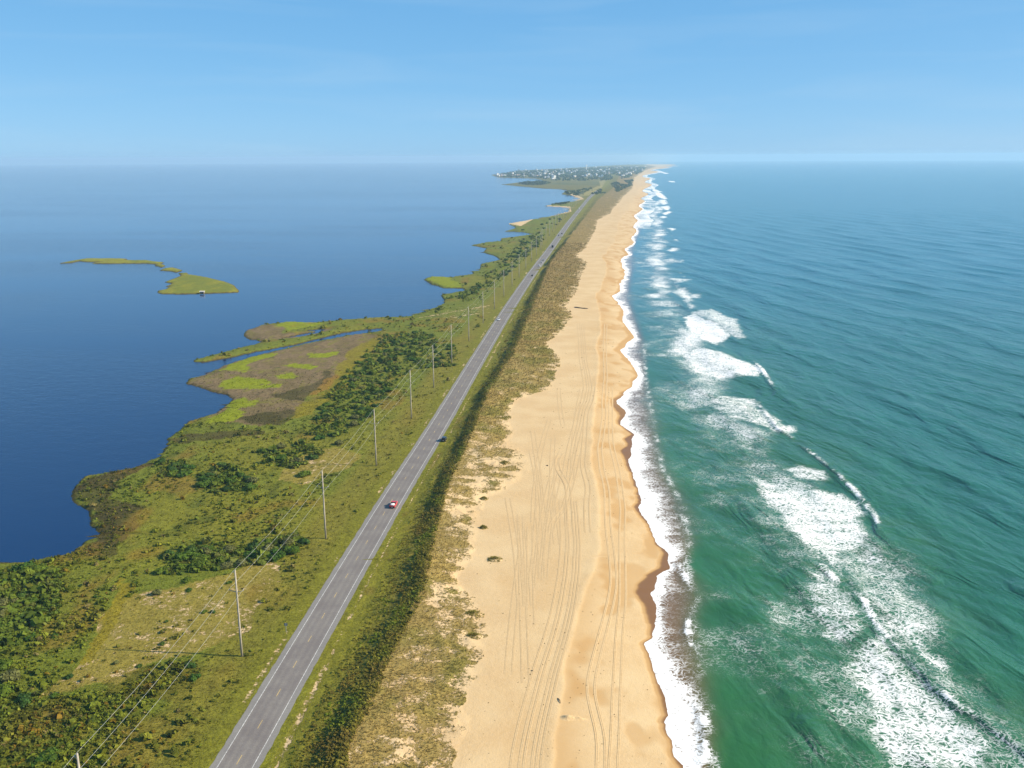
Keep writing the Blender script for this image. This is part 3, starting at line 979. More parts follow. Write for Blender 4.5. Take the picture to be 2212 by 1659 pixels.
FOAM = [   # outline, density inside
    ([(1593, 1017), (1660, 1032), (1740, 1050), (1820, 1058), (1865, 1085), (1888, 1112), (1892, 1140), (1880, 1175), (1838, 1215), (1842, 1248), (1800, 1252), (1780, 1228), (1750, 1192), (1700, 1160), (1660, 1112), (1628, 1072)], 0.80),
    ([(1620, 1045), (1700, 1055), (1800, 1075), (1885, 1115), (1885, 1140), (1800, 1130), (1730, 1120), (1690, 1100)], 0.86),
    ([(1668, 1010), (1720, 1000), (1790, 1015), (1815, 1045), (1740, 1042), (1690, 1030)], 0.60),
    (crop(*R4, [(470, 960), (640, 830), (790, 800), (880, 900), (1000, 1010), (1100, 1140), (1300, 1290), (1450, 1380), (1580, 1560), (1520, 1700), (770, 1700), (720, 1560), (640, 1350), (580, 1180)]), 0.60),
    (crop(*R4, [(820, 1500), (760, 1300), (900, 1230), (1100, 1200), (1300, 1300), (1450, 1390), (1540, 1560), (1480, 1700), (850, 1700)]), 0.74),
    (crop(*R4, [(780, 640), (860, 620), (980, 700), (1100, 830), (1220, 960), (1350, 1120), (1400, 1180), (1250, 1170), (1080, 1060), (950, 930), (840, 800)]), 0.56),
    (crop(*R4, [(250, 340), (420, 400), (560, 470), (680, 600), (790, 760), (700, 840), (520, 900), (380, 830), (300, 640)]), 0.46),
    (crop(*R4, [(560, 300), (760, 270), (880, 330), (800, 470), (720, 600), (600, 480)]), 0.46),
    ([(1470, 682), (1500, 676), (1530, 690), (1578, 712), (1584, 728), (1545, 748), (1510, 736), (1480, 712)], 0.95),
    ([(1480, 675), (1540, 665), (1600, 690), (1620, 730), (1585, 735), (1530, 695)], 0.52),
    ([(1465, 765), (1500, 748), (1560, 760), (1640, 790), (1655, 803), (1648, 818), (1600, 815), (1560, 820), (1510, 808), (1485, 790)], 0.70),
    ([(1520, 780), (1580, 776), (1640, 793), (1648, 806), (1590, 808), (1540, 800)], 0.80),
    ([(1515, 862), (1560, 852), (1640, 860), (1662, 890), (1705, 935), (1690, 945), (1640, 925), (1560, 905), (1525, 885)], 0.52),
    ([(1650, 885), (1690, 905), (1725, 935), (1705, 950), (1672, 925)], 0.85),
    (crop(*R7, [(1440, 1060), (1460, 1135), (1400, 1165), (1320, 1130), (1330, 1080)]), 0.70),
    ([(1520, 868), (1535, 872), (1560, 905), (1620, 940), (1600, 935), (1545, 905)], 0.66),
    ([(1440, 628), (1462, 618), (1495, 622), (1510, 650), (1500, 668), (1475, 668), (1465, 645)], 0.62),
    ([(1468, 648), (1490, 645), (1512, 662), (1500, 676), (1475, 668)], 0.95),
    (crop(*R8, [(1825, 985), (1880, 945), (1930, 935), (1935, 955), (1900, 1000), (1860, 1005)]), 0.95),
    (crop(*R8, [(1865, 845), (1960, 862), (1975, 890), (1950, 920), (1930, 905), (1910, 875)]), 0.95),
    (crop(*R8, [(1780, 900), (1900, 890), (2060, 900), (2000, 930), (1850, 960)]), 0.45),
    (crop(*R8, [(1990, 942), (2012, 940), (2018, 955), (2000, 962)]), 0.95),
    (crop(*R8, [(1960, 990), (2080, 1010), (2110, 1035), (2060, 1050), (1950, 1030)]), 0.62),
    (crop(*R8, [(1875, 738), (1905, 750), (1920, 765), (1975, 765), (1940, 790), (1975, 795), (1880, 795), (1910, 775)]), 0.85),
    (crop(*R8, [(1740, 770), (1880, 745), (1960, 790), (1860, 800), (1760, 800)]), 0.45),
    (crop(*R8, [(1800, 695), (1850, 682), (1935, 690), (1900, 712), (1850, 725), (1820, 715)]), 0.92),
    (crop(*R8, [(1810, 650), (1890, 645), (1860, 662)]), 0.9), (crop(*R8, [(1840, 620), (1920, 625), (1940, 640), (1880, 645)]), 0.95),
    (crop(*R8, [(1820, 595), (1910, 590), (1860, 610)]), 0.8),
    (crop(*R8, [(1810, 550), (1850, 538), (1920, 552), (1860, 575)]), 0.97), (crop(*R8, [(1838, 513), (1870, 510), (1875, 518)]), 0.95),
    (crop(*R8, [(1700, 630), (1790, 640), (1800, 645), (1700, 640)]), 0.6),
    (crop(*R8, [(1755, 470), (1800, 455), (1850, 470), (1800, 485)]), 0.95), (crop(*R8, [(1770, 440), (1830, 425), (1875, 432), (1840, 455), (1790, 455)]), 0.97),
    (crop(*R8, [(1760, 395), (1840, 385), (1870, 400), (1860, 425), (1800, 420)]), 0.9), (crop(*R8, [(1750, 345), (1830, 345), (1855, 372), (1800, 390), (1760, 370)]), 0.85),
    (crop(*R8, [(1720, 285), (1800, 300), (1845, 340), (1790, 345), (1740, 320)]), 0.95), (crop(*R8, [(1690, 215), (1720, 230), (1760, 275), (1805, 290), (1770, 300), (1715, 285)]), 0.95),
    (crop(*R8, [(1740, 140), (1770, 140), (1850, 162), (1810, 165), (1760, 150)]), 0.9), (crop(*R8, [(1820, 212), (1880, 215), (1905, 225), (1840, 222)]), 0.9),
    (crop(*R8, [(1690, 205), (1735, 200), (1720, 225), (1690, 225)]), 0.9),
    (crop(*R7, [(1690, 1085), (1760, 1050), (1860, 975), (1870, 985), (1770, 1065)]), 0.36), (crop(*R7, [(1420, 1005), (1560, 995), (1600, 1015), (1500, 1015)]), 0.34),
]


def build_ocean():
    ys = rows(96, 46000, 0.0050, 1500, 0.011)
    n_d = 400
    U = np.linspace(0, 1, n_d) ** 1.35
    m0 = MIDLINE(ys)
    tip = sm(13500, 15500, ys)
    xw = SWASH(ys) * (1 - tip) + (m0 + 60) * tip
    W = 0.60 * ys + 25
    X = np.concatenate([m0[:, None], (xw - 3)[:, None] + W[:, None] * U[None, :],
                        (xw + W)[:, None] + 200 * 1.6 ** np.arange(1, 11)[None, :]], 1)
    Y = np.repeat(ys[:, None], X.shape[1], 1)
    x = X.ravel(); y = Y.ravel()
    sw = np.repeat(xw, X.shape[1])
    off = x - sw
    z = np.zeros(len(x)); foam = np.zeros(len(x))
    near = np.nonzero((y < 2600) & (off > -3) & (off < 0.62 * y + 30))[0]
    xn, yn, on = x[near], y[near], off[near]
    # swell running obliquely onto the beach
    fade = sm(6, 45, on) * (1 - sm(1500, 2500, yn))
    zs = np.zeros(len(near))
    for k, (lam, ang, amp) in enumerate(((46, -0.20, 0.44), (31, -0.06, 0.26), (19, -0.34, 0.16), (11.5, 0.15, 0.075), (7.5, -0.5, 0.045))):
        dx, dy = math.cos(ang), -math.sin(ang)
        ph = 2 * math.pi * (xn * dx + yn * dy) / lam + 2.6 * fbm(xn / (lam * 2.2), yn / (lam * 2.8), 90 + k, 2)
        env = 0.45 + 0.9 * vnoise(xn / (lam * 1.7), yn / (lam * 2.3), 95 + k)
        s_ = np.sin(ph)
        zs += amp * env * (s_ + 0.35 * s_ * s_) * (1 if lam > 25 else (yn < (1100 if lam > 15 else 700)))
    z[near] += zs * fade
    fo = np.zeros(len(near))
    wx, wy = jitter(xn, yn, 2.6, 120)
    wx2, wy2 = jitter(xn, yn, 3.0, 121)
    # general lacing in the surf zone
    outer = np.interp(yn, [160, 200, 250, 300, 350, 420, 500, 700, 1100], [72, 66, 70, 62, 56, 48, 42, 40, 42])
    zone = sm(4, 14, on) * (1 - sm(outer * 0.9, outer * 1.35, on))
    lace = 0.12 + 0.16 * sm(0.15, 0.75, on / outer) + 0.30 * fbm(xn / 15, yn / 12, 130, 4) + 0.14 * fbm(xn / 40, yn / 30, 131, 3)
    fo = np.maximum(fo, np.clip(lace, 0, 0.58) * zone)
    ridge = np.exp(-((on - outer * 0.95) / 13) ** 2) * (0.75 + 0.25 * sm(430, 560, yn)) * (0.52 + 0.5 * fbm(xn / 18, yn / 22, 133, 3))
    fo = np.maximum(fo, np.clip(ridge, 0, 0.7))
    # shore wash: solid at its front, streaky behind
    ed = SURF_EDGE(yn) - SWASH(yn)
    q = on / np.maximum(ed, 2.0)
    runs = 0.25 + 0.75 * sm(-0.45, 0.25, fbm(xn * 0 + 4, yn / 9, 140, 3))
    thin = np.interp(yn, [150, 165, 176, 190, 200, 207, 222, 236, 242, 262, 268, 290, 360, 400, 3000], [1, 1, 1, 1, .8, .75, .3, .25, .6, .25, .8, 1, 1, .8, .8])
    front = np.exp(-(np.clip(on - 0.2, 0, 99) / (0.7 + 4.8 * runs * thin)) ** 2.0)
    wash = (0.95 * front * (0.5 + 0.5 * thin) + 0.66 * np.clip(1.15 - q, 0, 1) * thin * (0.7 + 0.6 * fbm(xn / 6, yn / 1.1, 142, 3)) + 0.16 * (q < 1.1))
    wash = np.where(on > -0.3, wash, 0) * (1 - sm(0.95, 1.35, q))
    lip = np.exp(-((on - 0.35) / 0.35) ** 2) * 0.75
    fo = np.maximum(fo, np.clip(np.maximum(wash, lip), 0, 1))
    back = np.exp(-((on - ed - 1.0) / 2.2) ** 2) * (0.32 + 0.35 * fbm(xn / 3, yn / 5, 141, 3))
    fo = np.maximum(fo, np.clip(back, 0, 1) * (yn < 600))
    wet_brown = np.exp(-(np.clip(on, 0, 99) / (ed * 1.05 + 1.0)) ** 4)
    for pts, amp, fm in CRESTS:
        ln = GP(pts, 0.5)
        mn = ln.min(0) - 14; mx = ln.max(0) + 14
        sel = np.nonzero((xn > mn[0]) & (xn < mx[0]) & (yn > mn[1]) & (yn < mx[1]))[0]
        if len(sel) == 0:
            continue
        sx_, sy_ = xn[sel], yn[sel]
        if ln[0, 1] > ln[-1, 1]:
            sd, ts = line_coords(sx_, sy_, ln)
            sd = -sd
        else:
            sd, ts = line_coords(sx_, sy_, ln)
        sd = sd + 0.5 * fbm(sx_ / 4, sy_ / 4, 150, 2)
        A = np.interp(ts, np.arange(len(ln)), amp)
        Fm = np.interp(ts, np.arange(len(ln)), fm)
        inside = (ts > 0.001) & (ts < len(ln) - 1.001)
        prof = 0.62 * np.where(sd < 0, np.exp(-(sd / 1.3) ** 2), np.exp(-(sd / 5.0) ** 2)) * (0.75 + 0.35 * fbm(sx_ / 5, sy_ / 5, 152, 2))
        dip = -0.12 * np.exp(-((sd + 2.6) / 1.6) ** 2)
        z[near[sel]] += A * (prof + dip) * inside
        cf = Fm * np.where(sd < 0, np.exp(-((sd + 0.15) / 0.75) ** 2), np.exp(-(sd / 1.7) ** 2)) * (0.80 + 0.80 * fbm(sx_ / 2.6, sy_ / 2.6, 151, 3))
        fo[sel] = np.maximum(fo[sel], np.clip(cf, 0, 1) * inside)
    foam[near] = fo
    # foam patches everywhere (also far ones)
    allwx, allwy = x.copy(), y.copy()
    jn = near
    allwx[jn], allwy[jn] = wx, wy
    for pts, a in FOAM:
        pl = GP(pts)
        ins = np.nonzero(pip(allwx, allwy, pl))[0]
        if len(ins) == 0:
            continue
        dd = dist_poly(allwx[ins], allwy[ins], pl, True)
        a = a * (0.84 if a > 0.7 else 1.02)
        far_ = y[ins].mean() > 700
        soft = sm(-1.5, 12.0 if far_ else 6.0, dd)
        vv = a * soft + (0.34 if far_ else 0.22) * fbm(x[ins] / (14 if far_ else 6), y[ins] / (14 if far_ else 3.2), 160, 4)
        foam[ins] = np.maximum(foam[ins], np.clip(vv, 0, 1))
    # far shore break as a thin line
    fz = (y > 1600) & (off > 0) & (off < 30) & (y < 13000)
    foam[fz] = np.maximum(foam[fz], 0.55 + 0.45 * fbm(x[fz] / 20, y[fz] / 60, 170, 2))
    # colour of the water itself: sandy at the edge, green over the bar, blue-teal outside
    C = np.tile(np.array([0.022, 0.108, 0.028]), (len(x), 1))
    dpt = off + 10 * fbm(x / 60, y / 80, 180, 3)
    C = mixc(C, sm(0, 40, dpt) * 0.6, (0.016, 0.092, 0.034))
    C = mixc(C, sm(45, 150, dpt), (0.016, 0.108, 0.076))
    C = mixc(C, sm(150, 600, dpt), (0.022, 0.138, 0.178))
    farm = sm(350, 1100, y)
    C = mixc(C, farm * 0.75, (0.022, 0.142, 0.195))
    C = mixc(C, sm(0.2, 0.6, fbm(x / 22, y / 16, 181, 3)) * (1 - sm(60, 110, dpt)) * 0.40, (0.050, 0.115, 0.030))
    wb = np.zeros(len(x)); wb[near] = wet_brown * (on > -3)
    C = mixc(C, wb * 0.92, (0.165, 0.090, 0.042))
    C = mixc(C, np.clip(foam, 0, 0.6) * 0.5 * (off > 12), (0.10, 0.20, 0.13))
    chop = np.clip(0.15 + 0.75 * sm(3, 30, off), 0, 1)
    V = np.stack([x, y, z + drop(x, y)], 1)
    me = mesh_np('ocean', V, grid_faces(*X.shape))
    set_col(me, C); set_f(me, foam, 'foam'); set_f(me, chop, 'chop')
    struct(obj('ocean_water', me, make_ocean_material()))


build_ocean()


# ------------------------------------------------------------------ generic small shapes
def box_mesh(name, cx, cy, cz, sx, sy, sz):
    v = np.array([(a, b, c) for a in (-.5, .5) for b in (-.5, .5) for c in (-.5, .5)]) * (sx, sy, sz) + (cx, cy, cz)
    f = [(0, 1, 3, 2), (4, 6, 7, 5), (0, 4, 5, 1), (2, 3, 7, 6), (0, 2, 6, 4), (1, 5, 7, 3)]
    return mesh_np(name, v, f, False)


def tube(name, pts, radii, seg=8, caps=True):
    """round bar along points"""
    pts = [Vector(p) for p in pts]
    V = []
    Fq = []
    for i, p in enumerate(pts):
        d = (pts[min(i + 1, len(pts) - 1)] - pts[max(i - 1, 0)]).normalized()
        a = d.cross(Vector((0, 0, 1)))
        if a.length < 1e-3:
            a = Vector((1, 0, 0))
        a.normalize(); b = a.cross(d)
        r = radii[i] if hasattr(radii, '__len__') else radii
        for k in range(seg):
            t = 2 * math.pi * k / seg
            V.append(p + a * (r * math.cos(t)) + b * (r * math.sin(t)))
    for i in range(len(pts) - 1):
        for k in range(seg):
            Fq.append((i * seg + k, i * seg + (k + 1) % seg, (i + 1) * seg + (k + 1) % seg, (i + 1) * seg + k))
    me = bpy.data.meshes.new(name)
    fs = list(Fq)
    if caps:
        fs.append(tuple(range(seg))[::-1]); fs.append(tuple((len(pts) - 1) * seg + k for k in range(seg)))
    me.from_pydata([tuple(v) for v in V], [], fs)
    for p in me.polygons:
        p.use_smooth = True
    return me


def poly_mesh(name, verts, faces, smooth=False):
    me = bpy.data.meshes.new(name)
    me.from_pydata([tuple(v) for v in verts], [], faces)
    for p in me.polygons:
        p.use_smooth = smooth
    return me


def loft(name, st, smooth=False):
    """st: list of (y, half_w_bottom, half_w_top, z_bottom, z_top); box-like body with chamfered top"""
    V = []; Fq = []
    for (yy, wb, wt, zb, zt) in st:
        h = zt - zb
        V += [(-wb, yy, zb), (-wb * 1.0, yy, zb + 0.55 * h), (-wt, yy, zt - 0.06), (-wt + 0.08, yy, zt),
              (wt - 0.08, yy, zt), (wt, yy, zt - 0.06), (wb * 1.0, yy, zb + 0.55 * h), (wb, yy, zb)]
    n = 8
    for i in range(len(st) - 1):
        for k in range(n):
            Fq.append((i * n + k, (i + 1) * n + k, (i + 1) * n + (k + 1) % n, i * n + (k + 1) % n))
    Fq.append(tuple(range(n)))
    Fq.append(tuple((len(st) - 1) * n + k for k in range(n))[::-1])
    return poly_mesh(name, V, Fq, smooth)


# ------------------------------------------------------------------ road
def asphalt_material():
    m, nt, b, out = mat('asphalt')
    P = coords(nt)
    u = attr(nt, 'across').outputs['Fac']
    lane = mth(nt, 'ABSOLUTE', mth(nt, 'SUBTRACT', mth(nt, 'ABSOLUTE', u), 1.75))
    path = rng_map(nt, mth(nt, 'ABSOLUTE', mth(nt, 'SUBTRACT', lane, 0.8)), 0.1, 0.75, 1, 0)
    n1 = noise(nt, P, 0.15, 4, 0.6)
    n2 = noise(nt, P, 4.0, 3, 0.6)
    c = mixcol(nt, rng_map(nt, n1, 0.35, 0.65, 0, 1), (0.165, 0.145, 0.132), (0.200, 0.180, 0.160))
    c = mixcol(nt, mth(nt, 'MULTIPLY', path, 0.30), c, (0.115, 0.102, 0.104))
    c = mixcol(nt, rng_map(nt, mth(nt, 'ABSOLUTE', u), 3.6, 3.8, 0, 0.45), c, (0.22, 0.215, 0.20))
    mx = mixcol(nt, 1.0, c, (1, 1, 1), 'MULTIPLY')
    nt.links.new(rng_map(nt, n2, 0.3, 0.7, 0.88, 1.12), mx.node.inputs[7])
    nt.links.new(mx, b.inputs['Base Color'])
    b.inputs['Roughness'].default_value = 0.85
    b.inputs['Specular IOR Level'].default_value = 0.3
    return m


ROAD_Z = 1.40


def road_frame(y):
    d = 0.5
    tx = (ROAD(y + d) - ROAD(y - d)) / (2 * d)
    L = np.sqrt(1 + tx * tx)
    return tx / L, 1 / L           # direction


def ribbon(y0, y1, step, offs, z, wob=0.0):
    ys = np.arange(y0, y1, step)
    if y1 > 1500:
        ys = rows(y0, y1, step / 200.0, 1e9, .01)
    tx, ty = road_frame(ys)
    V = []
    for o in offs:
        oo = o + wob * fbm(ys / 3, ys * 0 + o, 200, 3)
        V.append(np.stack([ROAD(ys) + ty * oo, ys - tx * oo, z + drop(ROAD(ys), ys)], 1))
    V = np.stack(V, 1)
    return V.reshape(-1, 3), grid_faces(len(ys), len(offs)), np.tile(np.array(offs, float), len(ys))


V, Fq, ac = ribbon(90, 3350, 1.2, [-5.0, -3.7, -1.8, 0, 1.8, 3.7, 5.0], ROAD_Z)
wobm = np.abs(ac) > 4.9
V[wobm, 0] += 0.22 * fbm(V[wobm, 1] / 2.2, V[wobm, 0] * 0, 201, 3)
me = mesh_np('road', V, Fq)
set_f(me, ac, 'across')
ROAD_OBJ = struct(obj('road', me, asphalt_material()))
PAINT_W = simple('white_line_paint', (0.50, 0.49, 0.46), 0.6, 0, 0.35, 1.5)
PAINT_Y = simple('yellow_line_paint', (0.45, 0.32, 0.12), 0.6, 0, 0.3, 1.5)
for o_ in (-3.55, 3.55):
    V, Fq, ac = ribbon(90, 3350, 1.2, [o_ - 0.075, o_ + 0.075], ROAD_Z + 0.006)
    obj('edge_line', mesh_np('edge_line', V, Fq), PAINT_W, ROAD_OBJ)
dash_me = box_mesh('centre_dash', 0, 0, 0, 0.15, 3.1, 0.006)
yy = 128.6
rest = []
k = 0
while yy < 2600:
    tx, ty = road_frame(yy)
    if k < 160:
        d_ = obj('centre_dash', dash_me, PAINT_Y, ROAD_OBJ)
        d_.location = (float(ROAD(yy)), yy, ROAD_Z + 0.007 + float(drop(ROAD(yy), yy)))
        d_.rotation_euler = (0, 0, -math.atan2(tx, ty))
    else:
        rest.append((float(ROAD(yy)), yy, -math.atan2(tx, ty)))
    yy += 12.19 * float(ty)
    k += 1
V = []; Fq = []
for (a, b_, r) in rest:
    c_, s_ = math.cos(r), math.sin(r)
    i0 = len(V)
    for (u_, v_) in ((-.08, -1.5), (.08, -1.5), (.08, 1.5), (-.08, 1.5)):
        V.append((a + u_ * c_ - v_ * s_, b_ + u_ * s_ + v_ * c_, ROAD_Z + 0.01 + float(drop(a, b_))))
    Fq.append((i0, i0 + 1, i0 + 2, i0 + 3))
o = obj('far_centre_dashes', mesh_np('far_dash', V, Fq), PAINT_Y, ROAD_OBJ)
o['kind'] = 'stuff'


# ------------------------------------------------------------------ tyre tracks in the sand (pressed ruts with raised lips)
def track_material():
    m, nt, b, out = mat('track_sand')
    c = noise(nt, coords(nt), 1.5, 3)
    nt.links.new(mixcol(nt, rng_map(nt, c, 0.3, 0.7, 0, 1), (0.53, 0.375, 0.195), (0.46, 0.315, 0.155)), b.inputs['Base Color'])
    b.inputs['Roughness'].default_value = 0.95
    return m


TRACK = track_material()


def track(pts, side=0.0, w=0.34, hgt=0.10):
    return track_xy(GP(pts, 1.6), side, w, hgt)


def track_xy(p, side, w, hgt):
    seg = np.linalg.norm(np.diff(p, axis=0), axis=1)
    s = np.concatenate([[0], np.cumsum(seg)])
    n = max(6, int(s[-1] / 1.6))
    q = np.linspace(0, s[-1], n)
    x = np.interp(q, s, p[:, 0]); y = np.interp(q, s, p[:, 1])
    ker = np.ones(9) / 9
    xp = np.concatenate([np.full(4, x[0]), x, np.full(4, x[-1])]); x = np.convolve(xp, ker, 'valid')
    tx = np.gradient(x); ty = np.gradient(y); L = np.hypot(tx, ty); tx /= L; ty /= L
    x = x + ty * side; y = y - tx * side
    V = []
    fade = np.clip(np.minimum(q, s[-1] - q) / 6, 0.05, 1) * (0.25 + 0.7 * vnoise(q / 9, q * 0 + side, 211))
    for o, h in ((-1.0, -0.03), (-0.62, 1.0), (-0.22, 0.12), (0.22, 0.12), (0.62, 1.0), (1.0, -0.03)):
        gx = x + ty * o * w; gy = y - tx * o * w
        V.append(np.stack([gx, gy, ground_z(gx, gy) + 0.02 + h * hgt * fade], 1))
    V = np.stack(V, 1)
    me = mesh_np('tyre_track', V.reshape(-1, 3), grid_faces(n, 6))
    return obj('tyre_track', me, TRACK, BEACH_OBJ)


RA = (1700, 1600, 1.956)
RB = (1700, 1200, 3.318)
T1 = (crop(*RA, [(385, 1700), (405, 1500), (375, 1350), (335, 1230), (330, 1130), (360, 1000), (400, 850), (455, 650), (485, 500), (475, 350), (450, 150), (445, 0)])
      + crop(*RB, [(760, 1250), (735, 1100), (705, 1000), (690, 850), (677, 770), (700, 650), (720, 500), (735, 380), (725, 280), (740, 100), (750, 0)])
      + [(1304, 780), (1304, 740), (1306, 700)])
T2 = (crop(*RA, [(465, 1700), (485, 1450), (490, 1250), (505, 1000), (515, 800), (540, 600), (540, 450), (535, 250), (545, 0)])
      + crop(*RB, [(910, 1300), (890, 1100), (855, 900), (820, 780), (800, 650), (800, 350), (805, 100)]))
for side in (0.0, 1.75):
    track(T1, side, 0.34, 0.10)
    track(T2, side, 0.30, 0.08)
R2 = (800, 1600, 1.956)
B1 = (crop(*R2, [(1690, 1700), (1730, 1450), (1780, 1250), (1830, 1050), (1900, 830), (1945, 640)])
      + crop(*RA, [(215, 440), (225, 250), (210, 0)]))
B2 = crop(*RB, [(365, 1659), (355, 1400), (345, 1220), (330, 1130), (250, 1030), (222, 940), (245, 850), (285, 820)])
B3 = crop(*RB, [(350, 1100), (365, 1000), (385, 850), (430, 650), (470, 500), (500, 350), (545, 250), (570, 120), (550, 0)]) + [(1258, 780), (1256, 740), (1252, 700)]
B4 = crop(*RB, [(545, 1659), (535, 1350), (560, 1180), (520, 1050), (500, 950), (520, 700), (540, 400), (600, 250), (630, 60)])
B5 = crop(*RB, [(150, 1659), (200, 1500), (290, 1450), (330, 1300), (380, 1150), (420, 1000), (480, 700)])
for side in (-2.6, -0.9, 0.0, 1.6, 2.5, 3.4):
    track(B1, side, 0.30, 0.07)
for side in (0.0, 1.7):
    track(B2, side, 0.32, 0.10)
for side in (-1.7, 0.0, 1.2, 2.6):
    track(B3, side, 0.28, 0.06)
for side in (0.0, 1.7):
    track(B4, side, 0.28, 0.07)
    track(B5, side, 0.28, 0.07)


# faint crossing tracks of cars that turned about
tr = random.Random(4)
for i in range(16):
    yb = tr.uniform(170, 420)
    xm = float(DUNE_TOE(yb)) * 0.45 + float(BERM(yb)) * 0.55 + tr.uniform(-5, 4)
    ln = tr.uniform(50, 130)
    cv = tr.uniform(-0.0006, 0.0006)
    sl = tr.uniform(-0.02, 0.07)
    xs_ = []
    q_ = np.linspace(0, ln, 14)
    xx = xm + sl * q_ + cv * q_ ** 2
    ok_ = (xx > DUNE_TOE(yb + q_) + 3) & (xx < BERM(yb + q_) - 1)
    if ok_.sum() < 8:
        continue
    for side in (0.0, 1.7):
        track_xy(np.stack([xx[ok_], (yb + q_)[ok_]], 1), side, 0.24, 0.035)


# ------------------------------------------------------------------ plants
def leaf_clump(rs, lobes, leaves, size, flat=0.75, core=True):
    """foliage mass: dark lumpy cores under many small leaf faces; unit radius.  returns tri verts, faces, tone"""
    V = []; Fc = []; T = []
    cs = []
    for i in range(lobes):
        a = rs.uniform(0, 2 * math.pi); r = rs.uniform(0, 0.62) if i else 0
        cs.append((r * math.cos(a), r * math.sin(a), rs.uniform(0.25, 0.6) * flat, rs.uniform(0.32, 0.55)))
    if core:
        for (cx, cy_, cz, r) in cs:
            nU, nV = 7, 4
            i0 = len(V)
            for j in range(nV + 1):
                th = math.pi * j / nV
                for k in range(nU):
                    ph = 2 * math.pi * k / nU
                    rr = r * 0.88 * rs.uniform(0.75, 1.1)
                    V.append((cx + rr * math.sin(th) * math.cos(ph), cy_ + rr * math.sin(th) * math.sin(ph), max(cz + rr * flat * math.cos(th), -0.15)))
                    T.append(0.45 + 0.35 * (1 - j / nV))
            for j in range(nV):
                for k in range(nU):
                    a = i0 + j * nU + k; b = i0 + j * nU + (k + 1) % nU
                    Fc.append((a, a + nU, b)); Fc.append((b, a + nU, b + nU))
    for i in range(leaves):
        cx, cy_, cz, r = cs[rs.integers(len(cs))]
        th = math.acos(rs.uniform(-0.35, 1)); ph = rs.uniform(0, 2 * math.pi)
        n = np.array([math.sin(th) * math.cos(ph), math.sin(th) * math.sin(ph), math.cos(th)])
        p = np.array([cx, cy_, cz]) + n * r * rs.uniform(0.82, 1.14) * np.array([1, 1, flat])
        p[2] = max(p[2], 0.02)
        u = np.cross(n, rs.normal(size=3)); u /= np.linalg.norm(u) + 1e-6
        w = np.cross(n, u) + n * rs.uniform(-0.7, 0.7)
        s = size * rs.uniform(0.6, 1.35)
        i0 = len(V)
        V += [tuple(p + u * s), tuple(p + w * s * 0.9), tuple(p - u * s * 0.8), tuple(p - w * s)]
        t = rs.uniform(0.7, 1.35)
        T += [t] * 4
        Fc.append((i0, i0 + 1, i0 + 2)); Fc.append((i0, i0 + 2, i0 + 3))
    return np.array(V), np.array(Fc), np.array(T)


def tuft(rs, blades, lean=0.8, w=0.10):
    V = []; Fc = []; T = []
    for i in range(blades):
        a = rs.uniform(0, 2 * math.pi); l = rs.uniform(0.6, 1.15); b = rs.uniform(0.25, 1) * lean
        d = np.array([math.cos(a), math.sin(a), 0]); s_ = np.array([-math.sin(a), math.cos(a), 0])
        o = d * rs.uniform(0, 0.25)
        i0 = len(V)
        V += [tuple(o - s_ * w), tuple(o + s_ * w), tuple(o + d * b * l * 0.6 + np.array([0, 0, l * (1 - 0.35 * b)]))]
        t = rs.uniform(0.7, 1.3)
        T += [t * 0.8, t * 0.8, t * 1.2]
        Fc.append((i0, i0 + 1, i0 + 2))
    return np.array(V), np.array(Fc), np.array(T)


def scatter(name, templates, pos, scale, colr, zscale=None, smooth=False):
    """one joined mesh of many small plants"""
    n = len(pos)
    which = rng.integers(0, len(templates), n)
    rot = rng.uniform(0, 2 * math.pi, n)
    zscale = scale if zscale is None else zscale
    Vs = []; Fs = []; Cs = []; base = 0
    for k, (tv, tf, tt) in enumerate(templates):
        idx = np.nonzero(which == k)[0]
        if len(idx) == 0:
            continue
        c = np.cos(rot[idx])[:, None]; s = np.sin(rot[idx])[:, None]
        X = (tv[None, :, 0] * c - tv[None, :, 1] * s) * scale[idx, None] + pos[idx, 0, None]
        Y = (tv[None, :, 0] * s + tv[None, :, 1] * c) * scale[idx, None] + pos[idx, 1, None]
        Z = tv[None, :, 2] * zscale[idx, None] + pos[idx, 2, None]
        Vs.append(np.stack([X, Y, Z], -1).reshape(-1, 3))
        Fs.append((tf[None] + (np.arange(len(idx)) * len(tv))[:, None, None] + base).reshape(-1, 3))
        Cs.append((colr[idx][:, None, :] * tt[None, :, None]).reshape(-1, 3))
        base += len(idx) * len(tv)
    me = mesh_np(name, np.concatenate(Vs), np.concatenate(Fs), smooth)
    set_col(me, np.concatenate(Cs))
    return me


rs = np.random.default_rng(5)
CLUMPS = [leaf_clump(rs, 3, 26, 0.22, 0.7) for _ in range(6)]
SMALL = [leaf_clump(rs, 2, 12, 0.34, 0.8, False) for _ in range(8)]
TUFTS = [tuft(rs, 7) for _ in range(8)]

